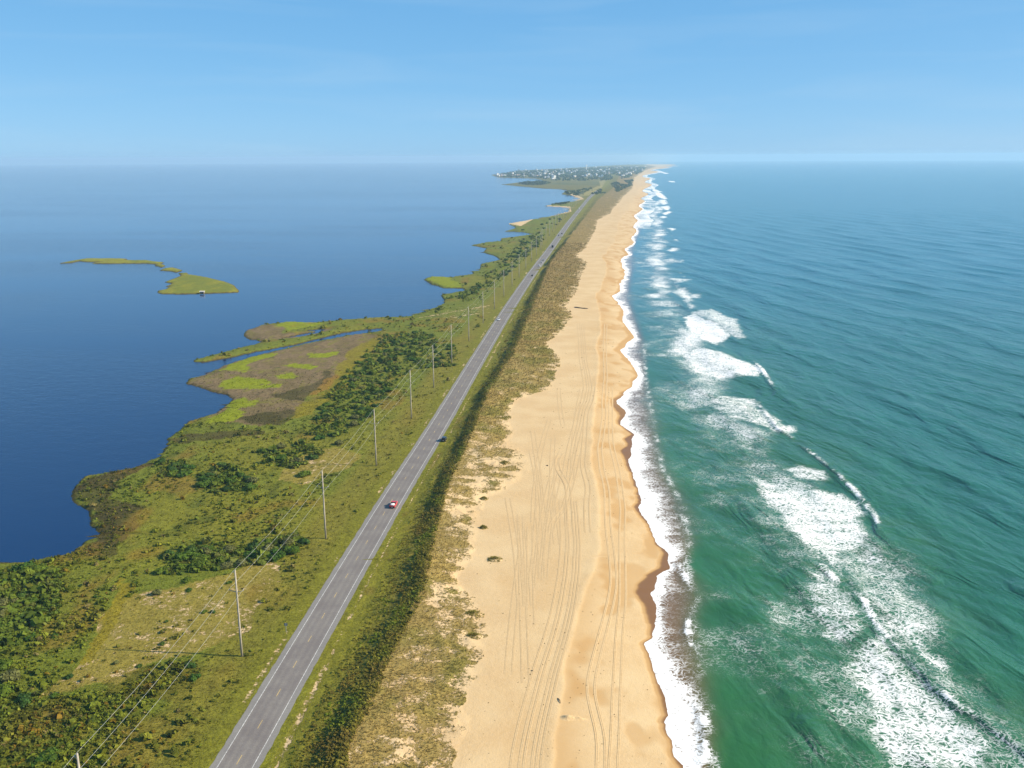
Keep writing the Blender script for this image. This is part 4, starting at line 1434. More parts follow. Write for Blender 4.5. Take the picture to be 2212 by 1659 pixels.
# shrubs that can be told apart: single plants
SHRUB_MESH = []
TINTS = [(0.045, 0.095, 0.026), (0.066, 0.118, 0.026), (0.038, 0.080, 0.030), (0.085, 0.130, 0.026), (0.060, 0.105, 0.036), (0.105, 0.115, 0.070)]
STEM = simple('shrub_stem_bark', (0.10, 0.075, 0.05), 0.9)
for i, tcol in enumerate(TINTS):
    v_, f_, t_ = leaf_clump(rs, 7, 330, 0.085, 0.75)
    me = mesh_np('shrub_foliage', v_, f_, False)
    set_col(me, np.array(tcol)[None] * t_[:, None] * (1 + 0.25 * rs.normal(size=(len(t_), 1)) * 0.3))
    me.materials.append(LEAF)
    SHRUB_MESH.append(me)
stem_me = tube('shrub_stem', [(0, 0, -0.2), (0.03, 0.02, 0.25), (0.0, 0.05, 0.5)], [0.06, 0.045, 0.03], 6)
NAMED = [(30, 1470, 3.6), (10, 1505, 3.4), (52, 1520, 3.0), (15, 1440, 2.8), (343, 1285, 2.1), (345, 1238, 2.3), (405, 1256, 1.9), (410, 1276, 1.3),
         (372, 1020, 3.2), (575, 1195, 3.4), (600, 1206, 3.6), (560, 1210, 2.6), (636, 1165, 2.2), (350, 1393, 1.1), (412, 1442, 1.9), (419, 1466, 1.6), (253, 1434, 1.1),
         (301, 1441, 1.1), (149, 1465, 1.7), (80, 1500, 1.2), (118, 1506, 1.3), (495, 1261, 1.2), (111, 1640, 2.6), (85, 1650, 2.2), (121, 1377, 1.3), (59, 1384, 2.4), (69, 1340, 2.3),
         (440, 1050, 3.4), (470, 1045, 3.6), (500, 1042, 3.2), (520, 1030, 2.6), (455, 1030, 2.8), (610, 968, 3.0), (655, 1028, 3.2), (448, 1190, 2.6), (420, 1205, 2.4), (470, 1205, 2.2),
         (195, 1300, 1.0), (205, 1292, 0.9), (440, 1325, 1.1), (460, 1325, 1.2), (360, 1345, 0.9), (735, 960, 2.8), (770, 905, 3.0), (800, 890, 3.2), (785, 875, 2.8)]
spots = []
for (a, b_, r) in NAMED:
    x_, y_ = G(a, b_, 1.0)
    spots.append((float(x_), float(y_), r))
wts = [112, 10, 20, 14, 48, 14, 6, 8, 10]
for bi, npts in enumerate(wts):
    pl = SBW[bi]
    mn, mx = pl.min(0), pl.max(0)
    tries = rng.uniform(mn, mx, (npts * 14, 2))
    ok = tries[pip(tries[:, 0], tries[:, 1], pl)]
    c_ = 0
    for q in ok:
        if q[0] > ROAD(q[1]) - 17:
            continue
        if any((q[0] - s_[0]) ** 2 + (q[1] - s_[1]) ** 2 < (0.75 * s_[2] + 1.0) ** 2 for s_ in spots):
            continue
        spots.append((q[0], q[1], rng.uniform(1.6, 3.4) * (1.0 if q[1] < 900 else 1.35)))
        c_ += 1
        if c_ >= npts:
            break
spots = spots[:296]
sxy = np.array(spots)
gz = ground_z(sxy[:, 0], sxy[:, 1])
OWN = {4: 'small round shrub alone at the upper rim of the straw meadow', 5: 'dark shrub just above the lone one at the meadow rim',
       8: 'broad dark shrub on the point by the wide bay of the sound', 13: 'low shrub by the foot shadow line in the straw meadow',
       14: 'dark bushy shrub below the near pole shadow, larger of two', 15: 'dark bushy shrub below the near pole shadow, smaller of two',
       16: 'tiny shrub alone at the lower rim of the straw meadow', 21: 'small shrub just left of the nearest whole utility pole top',
       22: 'shrub beside the cut-off utility pole at the lower edge', 33: 'big lone shrub by bare sand left of the utility poles'}
for i, (a, b_, r) in enumerate(spots):
    nm = thing('shrub', OWN.get(i, 'dark green leafy shrub standing in the low scrub between sound and highway'), 'shrub',
               (a, b_, float(gz[i]) - 0.1), rng.uniform(0, 6.28), 'shrubs in the scrub beside the sound')
    nm.scale = (r, r * rng.uniform(0.85, 1.15), r * rng.uniform(0.75, 1.0))
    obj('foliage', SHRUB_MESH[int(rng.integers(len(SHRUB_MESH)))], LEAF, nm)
    obj('stem', stem_me, STEM, nm)


def sample_y(n, y0, y1, power=1.0):
    u = rng.uniform(0, 1, n)
    return y0 * (y1 / y0) ** u if power == 1.0 else (y0 ** (1 - power) + u * (y1 ** (1 - power) - y0 ** (1 - power))) ** (1 / (1 - power))


def low_scrub():
    n = 52000
    y = sample_y(n, 110, 1500, 1.5)
    lo = -0.64 * y - 8
    x = lo + (ROAD(y) - 8 - lo) * rng.uniform(0, 1, n)
    z, C, veg, wet, part, sL = land_fields(x, y)
    t = x - ROAD(y)
    keep = (sL > 1.2) & (t < -9)
    meadow = pip(x, y, ZW['meadow']) | pip(x, y, ZW['straw2']) | pip(x, y, ZW['straw3'])
    bright = np.zeros(n, bool)
    for k in ('brown', 'brown2', 'g7', 'g8', 'olive', 'ditch', 'g3'):
        bright |= pip(x, y, ZW[k])
    belt = np.zeros(n, bool)
    for b_ in SBW:
        belt |= pip(x, y, b_)
    dens = 0.44 + 0.8 * fbm(x / 17, y / 22, 301, 3)
    dens = np.where(meadow, 0.03, dens)
    dens = np.where(bright, 0.0, dens)
    dens = np.where(t > -27, dens * 0.22, dens)
    dens = np.where(belt, 0.9, dens)
    keep &= rng.uniform(0, 1, n) < dens
    x, y, z, C, t, belt = (q[keep] for q in (x, y, z, C, t, belt))
    m = len(x)
    r = rng.uniform(0.40, 1.0, m) ** 1.0 * (1 + 0.9 * (rng.uniform(0, 1, m) < 0.12)) * np.clip(y / 420, 1, 1.9) * np.where(belt, 1.75, 1)
    tone = fbm(x / 7, y / 7, 302, 3)
    cc = mixc(np.tile((0.095, 0.120, 0.022), (m, 1)), sm(0.0, 0.5, tone), (0.135, 0.150, 0.024))
    cc = mixc(cc, sm(0.0, 0.5, -tone) * 0.8, (0.055, 0.080, 0.020))
    cc = mixc(cc, (rng.uniform(0, 1, m) < 0.10) * 0.85, (0.032, 0.055, 0.018))
    cc = cc * 0.55 + C * 0.45
    cc = cc * rng.uniform(0.7, 1.3, (m, 1))
    cc = mixc(cc, (rng.uniform(0, 1, m) < 0.05) * 0.8, (0.16, 0.13, 0.09))
    cc = mixc(cc, (rng.uniform(0, 1, m) < 0.06) * 0.7, (0.15, 0.085, 0.02))
    cc = mixc(cc, belt * 0.6, (0.066, 0.105, 0.026))
    pos = np.stack([x, y, z + drop(x, y) - 0.05], 1)
    me = scatter('low_scrub', SMALL, pos, r, cc, r * rng.uniform(0.6, 1.15, m))
    stuff(obj('low_scrub', me, LEAF), 'low green and rust scrub covering the flats by the sound', 'scrub')
    return m


def grasses():
    # dune grass on the seaward slope and the crest
    n = 60000
    y = sample_y(n, 120, 1300, 1.6)
    x = CREST(y) - 4 + (DUNE_TOE(y) - CREST(y) + 6) * rng.uniform(0, 1, n)
    z, C, veg, wet, part, sL = land_fields(x, y)
    keep = (part == 1) & (rng.uniform(0, 1, n) < np.clip((veg - 0.34) * 1.5, 0, 1))
    x, y, z, C = (q[keep] for q in (x, y, z, C))
    m = len(x)
    s = rng.uniform(0.30, 0.70, m) * np.clip(y / 300, 0.9, 2.4)
    cc = C * (0.85 + 0.7 * rng.uniform(0, 1, (m, 1)))
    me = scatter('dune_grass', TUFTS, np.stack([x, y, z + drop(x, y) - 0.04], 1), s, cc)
    stuff(obj('dune_grass', me, LEAF), 'tan and olive dune grass in tufts on the sandy ridge', 'grass')
    # scrub on the landward face
    n = 14000
    y = sample_y(n, 110, 1300, 1.35)
    w0 = ROAD(y) + 8.6
    u = rng.uniform(0, 1, n) ** 0.75
    x = w0 + (CREST(y) + 1.0 - w0) * u
    z, C, veg, wet, part, sL = land_fields(x, y)
    keep = (part == 1) & (u > 0.04 + 0.22 * vnoise(x / 8, y / 10, 311)) & (rng.uniform(0, 1, n) < 0.80 * (0.45 + u))
    x, y, z, u = (q[keep] for q in (x, y, z, u))
    m = len(x)
    r = rng.uniform(0.35, 0.85, m) * np.clip(y / 420, 1, 1.7) * (0.6 + 0.5 * u)
    tone = fbm(x / 5, y / 7, 312, 3)
    cc = mixc(np.tile((0.135, 0.128, 0.034), (m, 1)), sm(0.05, 0.5, tone), (0.105, 0.140, 0.024))
    cc = mixc(cc, sm(0.05, 0.5, -tone) * 0.8, (0.135, 0.100, 0.040))
    cc = mixc(cc, sm(0.8, 1.0, u) * 0.7, (0.13, 0.11, 0.035))
    me = scatter('dune_scrub', SMALL, np.stack([x, y, z + drop(x, y) - 0.05], 1), r, cc, r * rng.uniform(0.55, 1.0, m))
    stuff(obj('dune_scrub', me, LEAF), 'dark green scrub along the shaded face of the dune', 'scrub')
    # meadow and verge grass
    n = 60000
    y = sample_y(n, 110, 520, 1.5)
    lo = -0.62 * y - 6
    x = lo + (ROAD(y) - 5.6 - lo) * rng.uniform(0, 1, n)
    rt = rng.uniform(0, 1, n) < 0.14
    x = np.where(rt, ROAD(y) + rng.uniform(5.8, 16, n), x)
    z, C, veg, wet, part, sL = land_fields(x, y)
    keep = (sL > 0.3) & (part < 2) & (rng.uniform(0, 1, n) < np.clip((veg - 0.3) * 1.3, 0, 1))
    x, y, z, C = (q[keep] for q in (x, y, z, C))
    m = len(x)
    s = rng.uniform(0.25, 0.62, m) * np.clip(y / 260, 0.8, 1.6)
    near_road = np.abs(x - ROAD(y) - 1) < 10
    s = np.where(near_road, s * 0.55, s)
    cc = C * (0.7 + 0.7 * rng.uniform(0, 1, (m, 1)))
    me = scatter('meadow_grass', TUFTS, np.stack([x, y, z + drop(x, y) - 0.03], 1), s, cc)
    stuff(obj('meadow_grass', me, LEAF), 'olive and straw grass between highway and sound', 'grass')


low_scrub()
grasses()

# grass hummocks standing alone on the beach in front of the dune
HUM = [(1068, 1208, 2.2, 'small dark grass hummock standing alone out on the beach'),
       (1020, 1328, 2.6, 'round grass hummock at the dune edge, upper of a close pair'),
       (1023, 1375, 2.4, 'flat grass hummock at the dune edge, lower of a close pair'),
       (1044, 1140, 1.3, 'tiny grass hummock above the one alone on the beach'),
       (1090, 1003, 2.0, 'round grass hummock on pale sand beside the parked black vehicle'),
       (1045, 1078, 1.4, 'small grass hummock on bare sand right of the red pickup')]
for (a, b_, r, lab) in HUM:
    x_, y_ = (float(q) for q in G(a, b_, 2.4))
    z_ = float(ground_z(x_, y_)[0])
    t = thing('grass_hummock', lab, 'grass hummock', (x_, y_, z_ - 0.05), 0, 'grass hummocks on the beach')
    V = []; Fq = []
    for j in range(5):
        for k_ in range(16):
            rr = r * (1 - j / 4.0) * (1.15 + 0.2 * math.sin(3 * k_ + j))
            V.append((rr * math.cos(k_ * math.pi / 8), 0.8 * rr * math.sin(k_ * math.pi / 8), 0.85 * math.sin(j / 4.0 * 1.57) - 0.12))
    for j in range(4):
        for k_ in range(16):
            Fq.append((j * 16 + k_, j * 16 + (k_ + 1) % 16, (j + 1) * 16 + (k_ + 1) % 16, (j + 1) * 16 + k_))
    me = poly_mesh('sand_mound', V, Fq, True)
    set_col(me, np.array([0.22, 0.18, 0.08])[None]); set_f(me, np.full(len(V), 0.45), 'veg'); set_f(me, np.zeros(len(V)), 'wet')
    obj('sand_mound', me, GROUND, t)
    m = 260
    q = rng.normal(0, 0.42, (m, 2)) * r
    hz = 0.85 * np.clip(1 - (np.hypot(q[:, 0], q[:, 1] / 0.8) / (1.1 * r)), 0, 1)
    me = scatter('grass', TUFTS, np.stack([q[:, 0], q[:, 1] * 0.85, hz - 0.05], 1), rng.uniform(0.3, 0.7, m),
                 np.array([0.21, 0.185, 0.075])[None] * rng.uniform(0.7, 1.4, (m, 1)))
    obj('grass', me, LEAF, t)

# ------------------------------------------------------------------ power line
WOOD = simple('pole_wood', (0.36, 0.32, 0.26), 0.85, 0, 0.15, 1.0)
INS = simple('insulator_glaze', (0.45, 0.43, 0.40), 0.4)
WIRE = simple('conductor_metal', (0.55, 0.54, 0.48), 0.45, 0.3)
POLE_H = 23.0
pole_me = tube('pole', [(0, 0, -0.5), (0, 0, 8), (0, 0, 16), (0, 0, POLE_H)], [0.30, 0.26, 0.22, 0.17], 10)
arm_r = tube('crossarm', [(0.1, 0, 17.2), (1.75, 0, 17.65)], [0.09, 0.06], 6)
arm_l = tube('crossarm', [(-0.1, 0, 17.2), (-1.85, 0, 17.65)], [0.09, 0.06], 6)
brk = tube('top_bracket', [(-0.1, 0, 22.1), (-0.5, 0, 22.3)], [0.07, 0.06], 6)
ins_me = tube('insulator', [(0, 0, -0.05), (0, 0, 0.1), (0, 0, 0.3)], [0.08, 0.12, 0.06], 8)
bases = [(523, 1420), (704, 1166), (813, 1008), (889, 905), (937, 838), (976, 786), (1013, 738), (1043.7, 699.4), (1068.2, 668.8), (1088.5, 641.8),
         (1106.2, 619.8), (1121.5, 599), (1136, 584), (1148.2, 565.9), (1158.6, 552.4), (1168.4, 541.4)]
PL = [tuple(float(q) for q in G(167, 1632, POLE_H + 0.7))]
for (a, b_) in bases:
    x_, y_ = G(a, b_, 0.8)
    PL.append((float(x_), float(y_)))
while PL[-1][1] < 2700:
    y_ = PL[-1][1] + 74
    PL.append((float(ROAD(y_)) - 15.5, y_))
pz = ground_z([p[0] for p in PL], [p[1] for p in PL])
near_names = ['utility pole cut off by the lower edge of the picture', 'tall grey utility pole standing nearest in the straw meadow',
              'utility pole beside bright green grass, second whole one along the highway', 'utility pole between the red pickup and the black vehicle, left of the road',
              'fourth whole utility pole along the highway, by the dark shrub belt']
for i, (a, b_) in enumerate(PL):
    if i < len(near_names):
        lab = near_names[i]
        grp = 'utility poles along the highway'
    elif i - len(near_names) < 12:
        lab = '%s whole utility pole along the highway, counted from the near end' % ['fifth', 'sixth', 'seventh', 'eighth', 'ninth', 'tenth', 'eleventh', 'twelfth', 'thirteenth', 'fourteenth', 'fifteenth', 'sixteenth'][i - len(near_names)]
        grp = 'utility poles along the highway'
    else:
        lab = 'distant slim utility pole in the row left of the highway'
        grp = 'utility poles along the highway'
    t = thing('utility_pole', lab, 'utility pole', (a, b_, float(pz[i])), -0.1, grp)
    obj('pole', pole_me, WOOD, t)
    if i < 40:
        obj('crossarm', arm_l, WOOD, t); obj('crossarm', arm_r, WOOD, t)
        obj('top_bracket', brk, WOOD, t)
        for p in ((-1.8, 0, 17.7), (1.7, 0, 17.7), (-0.5, 0, 22.35)):
            obj('insulator', ins_me, INS, t, p)
for dx, hz, lab in ((-0.5, 22.65, 'topmost power line wire running along the tops of the utility poles'),
                    (-1.8, 18.0, 'power line wire carried on the arms away from the highway'),
                    (1.7, 18.0, 'power line wire carried on the arms facing the highway')):
    pts = []
    p0 = (PL[0][0] - 8, PL[0][1] - 70)
    allp = [(p0[0], p0[1], 0.8)] + [(PL[i][0], PL[i][1], float(pz[i])) for i in range(len(PL))]
    for i in range(len(allp) - 1):
        a, b_ = allp[i], allp[i + 1]
        ns = 12 if i < 8 else 5
        for k_ in range(ns):
            f = k_ / ns
            sag = 4 * 1.1 * f * (1 - f)
            pts.append((a[0] * (1 - f) + b_[0] * f + dx, a[1] * (1 - f) + b_[1] * f, a[2] * (1 - f) + b_[2] * f + hz - sag))
    o = obj('power_wire', tube('power_wire', pts, 0.024, 5), WIRE)
    o['label'] = lab; o['category'] = 'wire'; o['group'] = 'power line wires'

# road sign on its post, seen from behind
x_, y_ = (float(q) for q in G(618.5, 1368, 1.0))
t = thing('road_sign', 'small blue-grey road sign on a thin post in the verge grass', 'sign', (x_, y_, float(ground_z(x_, y_)[0])), -0.1)
obj('post', box_mesh('post', 0, 0, 1.2, 0.12, 0.08, 2.7), simple('sign_post_metal', (0.42, 0.42, 0.38), 0.6, 0.2), t)
obj('panel', box_mesh('panel', 0, 0.07, 2.1, 0.85, 0.03, 0.75), simple('sign_back', (0.12, 0.17, 0.24), 0.6), t)

# ------------------------------------------------------------------ vehicles
GLASS = simple('vehicle_glass', (0.02, 0.025, 0.03), 0.08, 0, 0.05)
TYRE = simple('tyre_rubber', (0.02, 0.02, 0.02), 0.85)
RIM = simple('rim_metal', (0.5, 0.5, 0.5), 0.3, 0.8)
LAMP_R = simple('tail_lamp', (0.35, 0.02, 0.02), 0.3)
LAMP_W = simple('head_lamp', (0.75, 0.75, 0.72), 0.2)
TRIM = simple('black_trim', (0.03, 0.03, 0.03), 0.6)
PLATE = simple('plate_white', (0.75, 0.75, 0.72), 0.5)
tyre_me = tube('tyre', [(-0.12, 0, 0), (-0.09, 0, 0), (0.09, 0, 0), (0.12, 0, 0)], [0.28, 0.35, 0.35, 0.28], 16)
rim_me = tube('rim', [(-0.13, 0, 0), (0.13, 0, 0)], [0.2, 0.2], 10)
PAINTS = {}


def paint(name, c):
    if name not in PAINTS:
        m = simple(name, c, 0.28, 0.0, 0.04)
        b = [n for n in m.node_tree.nodes if n.type == 'BSDF_PRINCIPLED'][0]
        b.inputs['Coat Weight'].default_value = 0.6
        b.inputs['Coat Roughness'].default_value = 0.1
        PAINTS[name] = m
    return PAINTS[name]


def vehicle(name, label, cat, kind, pnt, px, py, away, off_lane=None, group='vehicles on the highway', z=ROAD_Z):
    x_, y_ = (float(q) for q in G(px, py, z + 0.5))
    if off_lane is not None:
        x_ = float(ROAD(y_)) + off_lane
    tx, ty = road_frame(y_)
    rz = -math.atan2(float(tx), float(ty)) + (0 if away else math.pi)
    zz = z + 0.006 + float(drop(x_, y_))
    t = thing(name, label, cat, (x_, y_, zz), rz, group)
    # local: +y is forward
    if kind == 'car':
        L, W, hb, hr = 4.5, 0.88, 0.92, 1.45
        body = [(-2.25, .78, .74, .40, .82), (-2.1, W, .82, .28, .95), (-1.3, W, .86, .22, .98), (0.6, W, .86, .22, .95), (1.9, W, .82, .24, .80), (2.25, .76, .70, .38, .68)]
        cab = [(-1.75, .74, .60, .93, 1.10), (-1.1, .78, .62, .93, hr - .04), (-0.3, .78, .63, .93, hr - .02), (0.2, .78, .62, .93, hr - .05), (0.95, .76, .60, .90, 1.02)]
        roof = [(-1.1, .62, .58, hr - .06, hr - .01), (-0.3, .63, .59, hr - .05, hr + .02), (0.2, .62, .58, hr - .06, hr - .01)]
    elif kind == 'suv':
        body = [(-2.35, .84, .80, .45, 1.0), (-2.25, .94, .88, .32, 1.12), (-1.3, .95, .92, .28, 1.14), (0.9, .95, .92, .28, 1.12), (2.05, .93, .88, .30, 1.02), (2.35, .84, .78, .45, .88)]
        cab = [(-2.2, .82, .72, 1.08, 1.55), (-1.95, .84, .74, 1.08, 1.74), (0.3, .84, .74, 1.08, 1.74), (1.15, .82, .70, 1.06, 1.20)]
        roof = [(-2.1, .74, .70, 1.70, 1.76), (-1.0, .75, .71, 1.72, 1.80), (0.3, .74, .70, 1.70, 1.76)]
    elif kind == 'pickup':
        body = [(-2.7, .88, .84, .50, 1.0), (-2.6, .96, .92, .38, 1.08), (-0.75, .96, .92, .34, 1.08), (1.1, .96, .92, .34, 1.08), (2.3, .94, .88, .34, 1.02), (2.65, .86, .8, .48, .9)]
        cab = [(-0.85, .86, .76, 1.05, 1.60), (-0.65, .86, .76, 1.05, 1.74), (0.35, .86, .76, 1.05, 1.74), (1.2, .84, .72, 1.04, 1.12)]
        roof = [(-0.72, .77, .73, 1.70, 1.76), (0.0, .77, .73, 1.72, 1.80), (0.38, .76, .72, 1.70, 1.76)]
    else:  # box truck
        body = [(-3.6, 1.1, 1.1, .55, .85), (-1.0, 1.1, 1.1, .50, .85), (1.6, 1.05, 1.05, .45, 1.1), (3.0, 1.05, 1.0, .42, 1.25), (3.5, .98, .9, .5, 1.1)]
        cab = [(1.35, 1.0, .9, 1.05, 2.2), (1.6, 1.0, .92, 1.05, 2.3), (2.4, 1.0, .9, 1.05, 2.25), (2.95, .98, .86, 1.05, 1.4)]
        roof = [(1.35, .95, .9, 2.24, 2.32), (2.4, .92, .88, 2.22, 2.28)]
    b = obj('body', loft('body', body), pnt, t)
    obj('cabin_window', loft('cabin_window', cab), GLASS, t)
    obj('roof', loft('roof', roof), pnt, t)
    y0, y1 = body[0][0], body[-1][0]
    w = body[1][1]
    fy, ry = y1 - 0.85, y0 + 0.9
    for (a, b2) in ((-w + 0.08, fy), (w - 0.08, fy), (-w + 0.08, ry), (w - 0.08, ry)):
        ty_ = obj('wheel', tyre_me, TYRE, t, (a, b2, 0.34))
        obj('rim', rim_me, RIM, ty_)
    zl_ = body[1][4] - 0.22
    for s_ in (-1, 1):
        obj('headlight', box_mesh('headlight', s_ * (w - 0.24), y1 - 0.05, zl_ - 0.05, 0.28, 0.12, 0.14), LAMP_W, t)
        obj('tail_light', box_mesh('tail_light', s_ * (w - 0.18), y0 + 0.03, zl_, 0.22, 0.10, 0.2), LAMP_R, t)
    obj('bumper', box_mesh('bumper', 0, y0 - 0.02, 0.52, 2 * w - 0.2, 0.12, 0.18), TRIM, t)
    obj('number_plate', box_mesh('number_plate', 0, y0 - 0.09, 0.62, 0.4, 0.03, 0.16), PLATE, t)
    if kind == 'pickup':
        bd = [(-w + .1, -2.5), (w - .1, -2.5), (w - .1, -0.9), (-w + .1, -0.9)]
        obj('load_bed', box_mesh('load_bed', 0, -1.72, 1.082, 2 * w - 0.3, 1.6, 0.02), TRIM, t)
        for s_ in (-1, 1):
            obj('bed_rail', box_mesh('bed_rail', s_ * (w - 0.1), -1.72, 1.14, 0.10, 1.75, 0.12), pnt, t)
        obj('tailgate', box_mesh('tailgate', 0, -2.64, 0.98, 2 * w - 0.3, 0.06, 0.40), pnt, t)
    if kind == 'truck':
        obj('cargo_box', loft('cargo_box', [(-3.65, 1.22, 1.2, .86, 3.3), (1.2, 1.22, 1.2, .86, 3.3)]), PAINT_BOX, t)
    return t


PAINT_BOX = simple('box_white', (0.75, 0.75, 0.74), 0.5)
RED = paint('red_paint', (0.55, 0.025, 0.03))
BLACK = paint('black_paint', (0.012, 0.012, 0.016))
WHITE = paint('white_paint', (0.78, 0.78, 0.78))
GREYP = paint('silver_paint', (0.42, 0.44, 0.46))
DARK = paint('dark_blue_paint', (0.02, 0.025, 0.04))
pk = vehicle('pickup_truck', 'red pickup truck with a pale load in its bed on the near road', 'pickup truck', 'pickup', RED, 851, 1090, True, 1.9)
ld = obj('tarpaulin_load', loft('tarpaulin_load', [(-2.4, .55, .5, 1.10, 1.35), (-2.0, .7, .62, 1.10, 1.55), (-1.4, .7, .6, 1.10, 1.5), (-1.05, .6, .5, 1.10, 1.42)], True), PLATE)
ld.matrix_world = Matrix.Translation(pk.location) @ Euler(pk.rotation_euler).to_matrix().to_4x4()
ld['label'] = 'pale covered load lying in the bed of the red pickup'; ld['category'] = 'load'
vehicle('parked_vehicle', 'black vehicle pulled over on the verge beside the highway', 'car', 'suv', BLACK, 958, 949, True, 6.5, z=1.40)
vehicle('car', 'white car driving towards the viewer in the left lane', 'car', 'car', WHITE, 1083, 690, False, -2.0)
vehicle('car', 'black car in the right lane, last of the far group', 'car', 'car', BLACK, 1158, 595, True, 1.8)
vehicle('car', 'white car nearest of three close together on the far road', 'car', 'suv', WHITE, 1172, 574, True, 1.8)
vehicle('car', 'white car in the middle of three close together on the far road', 'car', 'car', WHITE, 1176.5, 566.5, True, 1.8)
vehicle('car', 'silver car leading three close together on the far road', 'car', 'car', GREYP, 1179, 561.5, True, 1.8)
bt = vehicle('box_truck', 'dark-backed box truck in the right lane of the far road', 'truck', 'truck', DARK, 1198, 534, True, 1.8)
for ch in bt.children:
    if ch.name.startswith('cargo_box'):
        ch.data = ch.data.copy(); ch.data.materials.clear(); ch.data.materials.append(simple('dark_box', (0.05, 0.05, 0.06), 0.6))
vehicle('car', 'dark car in the left lane beyond the box truck', 'car', 'car', DARK, 1208.5, 508.5, False, -1.8)
vehicle('car', 'dark car in the right lane beyond the box truck', 'car', 'suv', BLACK, 1216.5, 505, True, 1.8)
vehicle('box_truck', 'white box truck far off where the road narrows', 'truck', 'truck', WHITE, 1263, 452, False, -1.8)

# ------------------------------------------------------------------ things on the beach and in the sound
DRIFT = simple('driftwood', (0.10, 0.07, 0.045), 0.9)
a = G(1241, 665, 2.0); b_ = G(1270, 668, 2.0)
pts = [(float(a[0] + (b_[0] - a[0]) * f), float(a[1] + (b_[1] - a[1]) * f), 2.45 + 0.12 * math.sin(9 * f)) for f in np.linspace(0, 1, 6)]
o = obj('driftwood_log', tube('driftwood_log', pts, [0.45, 0.5, 0.42, 0.40, 0.34, 0.22], 8), DRIFT)
o['label'] = 'long dark driftwood log lying across the upper beach'; o['category'] = 'driftwood'
a = G(1205, 1508, 2.0); b_ = G(1211, 1519, 2.0)
o = obj('driftwood_stick', tube('driftwood_stick', [(float(a[0]), float(a[1]), 2.0), (float(a[0] + b_[0]) / 2 + .1, float(a[1] + b_[1]) / 2, 2.15), (float(b_[0]), float(b_[1]), 2.0)], [0.09, 0.11, 0.05], 6), DRIFT)
o['label'] = 'short dark stick of driftwood by the sand scarp'; o['category'] = 'driftwood'
KELP = simple('seaweed_heap', (0.05, 0.045, 0.02), 0.7)
for (px_, py_, r, lab) in ((1182, 1006, 0.55, 'small dark seaweed clump alone on the wide upper beach'), (1149, 1448, 0.3, 'tiny dark seaweed clump beside the bundle of tyre tracks')):
    x_, y_ = (float(q) for q in G(px_, py_, 2.2))
    v_, f_, t_ = leaf_clump(rs, 3, 40, 0.25, 0.6)
    me = mesh_np('seaweed_clump', v_ * r, f_, False)
    o = obj('seaweed_clump', me, KELP, None, (x_, y_, float(ground_z(x_, y_)[0])))
    o['label'] = lab; o['category'] = 'seaweed'
# scattered wrack and shell bits, too small to count
n = 420
yb = sample_y(n, 130, 600, 1.5)
f_ = rng.uniform(0, 1, n) ** 0.8
xb_ = DUNE_TOE(yb) + 2 + (SWASH(yb) - 5 - DUNE_TOE(yb)) * f_
me = scatter('beach_debris', SMALL, np.stack([xb_, yb, ground_z(xb_, yb)], 1), rng.uniform(0.05, 0.20, n) * np.clip(yb / 300, 1, 2), np.array([0.08, 0.06, 0.035])[None] * rng.uniform(0.5, 2.0, (n, 1)))
stuff(obj('beach_debris', me, LEAF), 'scattered dark wrack and shell bits on the sand', 'debris')
# dug hole with a ridge of thrown sand
x_, y_ = (float(q) for q in G(1232, 1552, 1.7))
z_ = float(ground_z(x_, y_)[0])
n1, n2 = 26, 60
X, Y = np.meshgrid(np.linspace(-1.8, 1.8, n1), np.linspace(-2.2, 4.6, n2))
Xf, Yf = X.ravel(), Y.ravel()
h = 0.55 * np.exp(-((Xf + 0.2) ** 2 / 0.5 + (Yf + 0.9) ** 2 / 0.8)) + 0.40 * np.exp(-(Xf / 0.4) ** 2) * sm(-1.2, 0, Yf) * sm(4.4, 1.5, Yf) * (0.7 + 0.8 * vnoise(Xf * 2, Yf * 2, 402))
h += 0.25 * np.exp(-((Xf + 0.9) ** 2 / 0.2)) * sm(-1.0, 0, Yf) * sm(3, 1, Yf) * vnoise(Xf * 3, Yf * 3, 403)
h += 0.10 * fbm(Xf * 2, Yf * 2, 404, 3) * np.exp(-(Xf ** 2 + (Yf - 1) ** 2 / 5) / 1.6) - 0.04
wx_ = x_ + Yf; wy_ = y_ - Xf * 1.0
V = np.stack([wx_, wy_, ground_z(wx_, wy_) + h], 1)
me = mesh_np('dug_sand', V, grid_faces(n2, n1)[:, ::-1])
set_col(me, np.array([[.2, .15, .05]])); set_f(me, np.zeros(len(V)), 'veg'); set_f(me, np.full(len(V), .15), 'wet')
o = obj('dug_sand', me, GROUND)
o['label'] = 'ridge of dug-up sand beside the tyre tracks at the water side'; o['category'] = 'sand heap'

# hut on stilts at the island's edge
x_, y_ = (float(q) for q in G(437, 633.5, 0.5))
t = thing('duck_blind', 'small weathered hut on stilts at the edge of the marsh island', 'hut', (x_, y_, float(drop(x_, y_))))
t.scale = (0.75, 0.75, 0.75)
GREYW = simple('weathered_boards', (0.30, 0.27, 0.23), 0.9)
obj('wall', box_mesh('wall', 0, 0, 2.1, 5.0, 2.6, 1.6), GREYW, t)
obj('roof', poly_mesh('roof', [(-3, -1.7, 2.9), (3, -1.7, 2.9), (3, 1.7, 2.9), (-3, 1.7, 2.9), (-3, 0, 3.7), (3, 0, 3.7)], [(0, 1, 5, 4), (2, 3, 4, 5), (0, 4, 3), (1, 2, 5), (3, 2, 1, 0)]), simple('pale_roof', (0.55, 0.53, 0.50), 0.8), t)
for sx_ in (-2.2, 2.2):
    for sy_ in (-1.1, 1.1):
        obj('stilt', tube('stilt', [(sx_, sy_, -0.8), (sx_, sy_, 1.4)], 0.14, 6), GREYW, t)
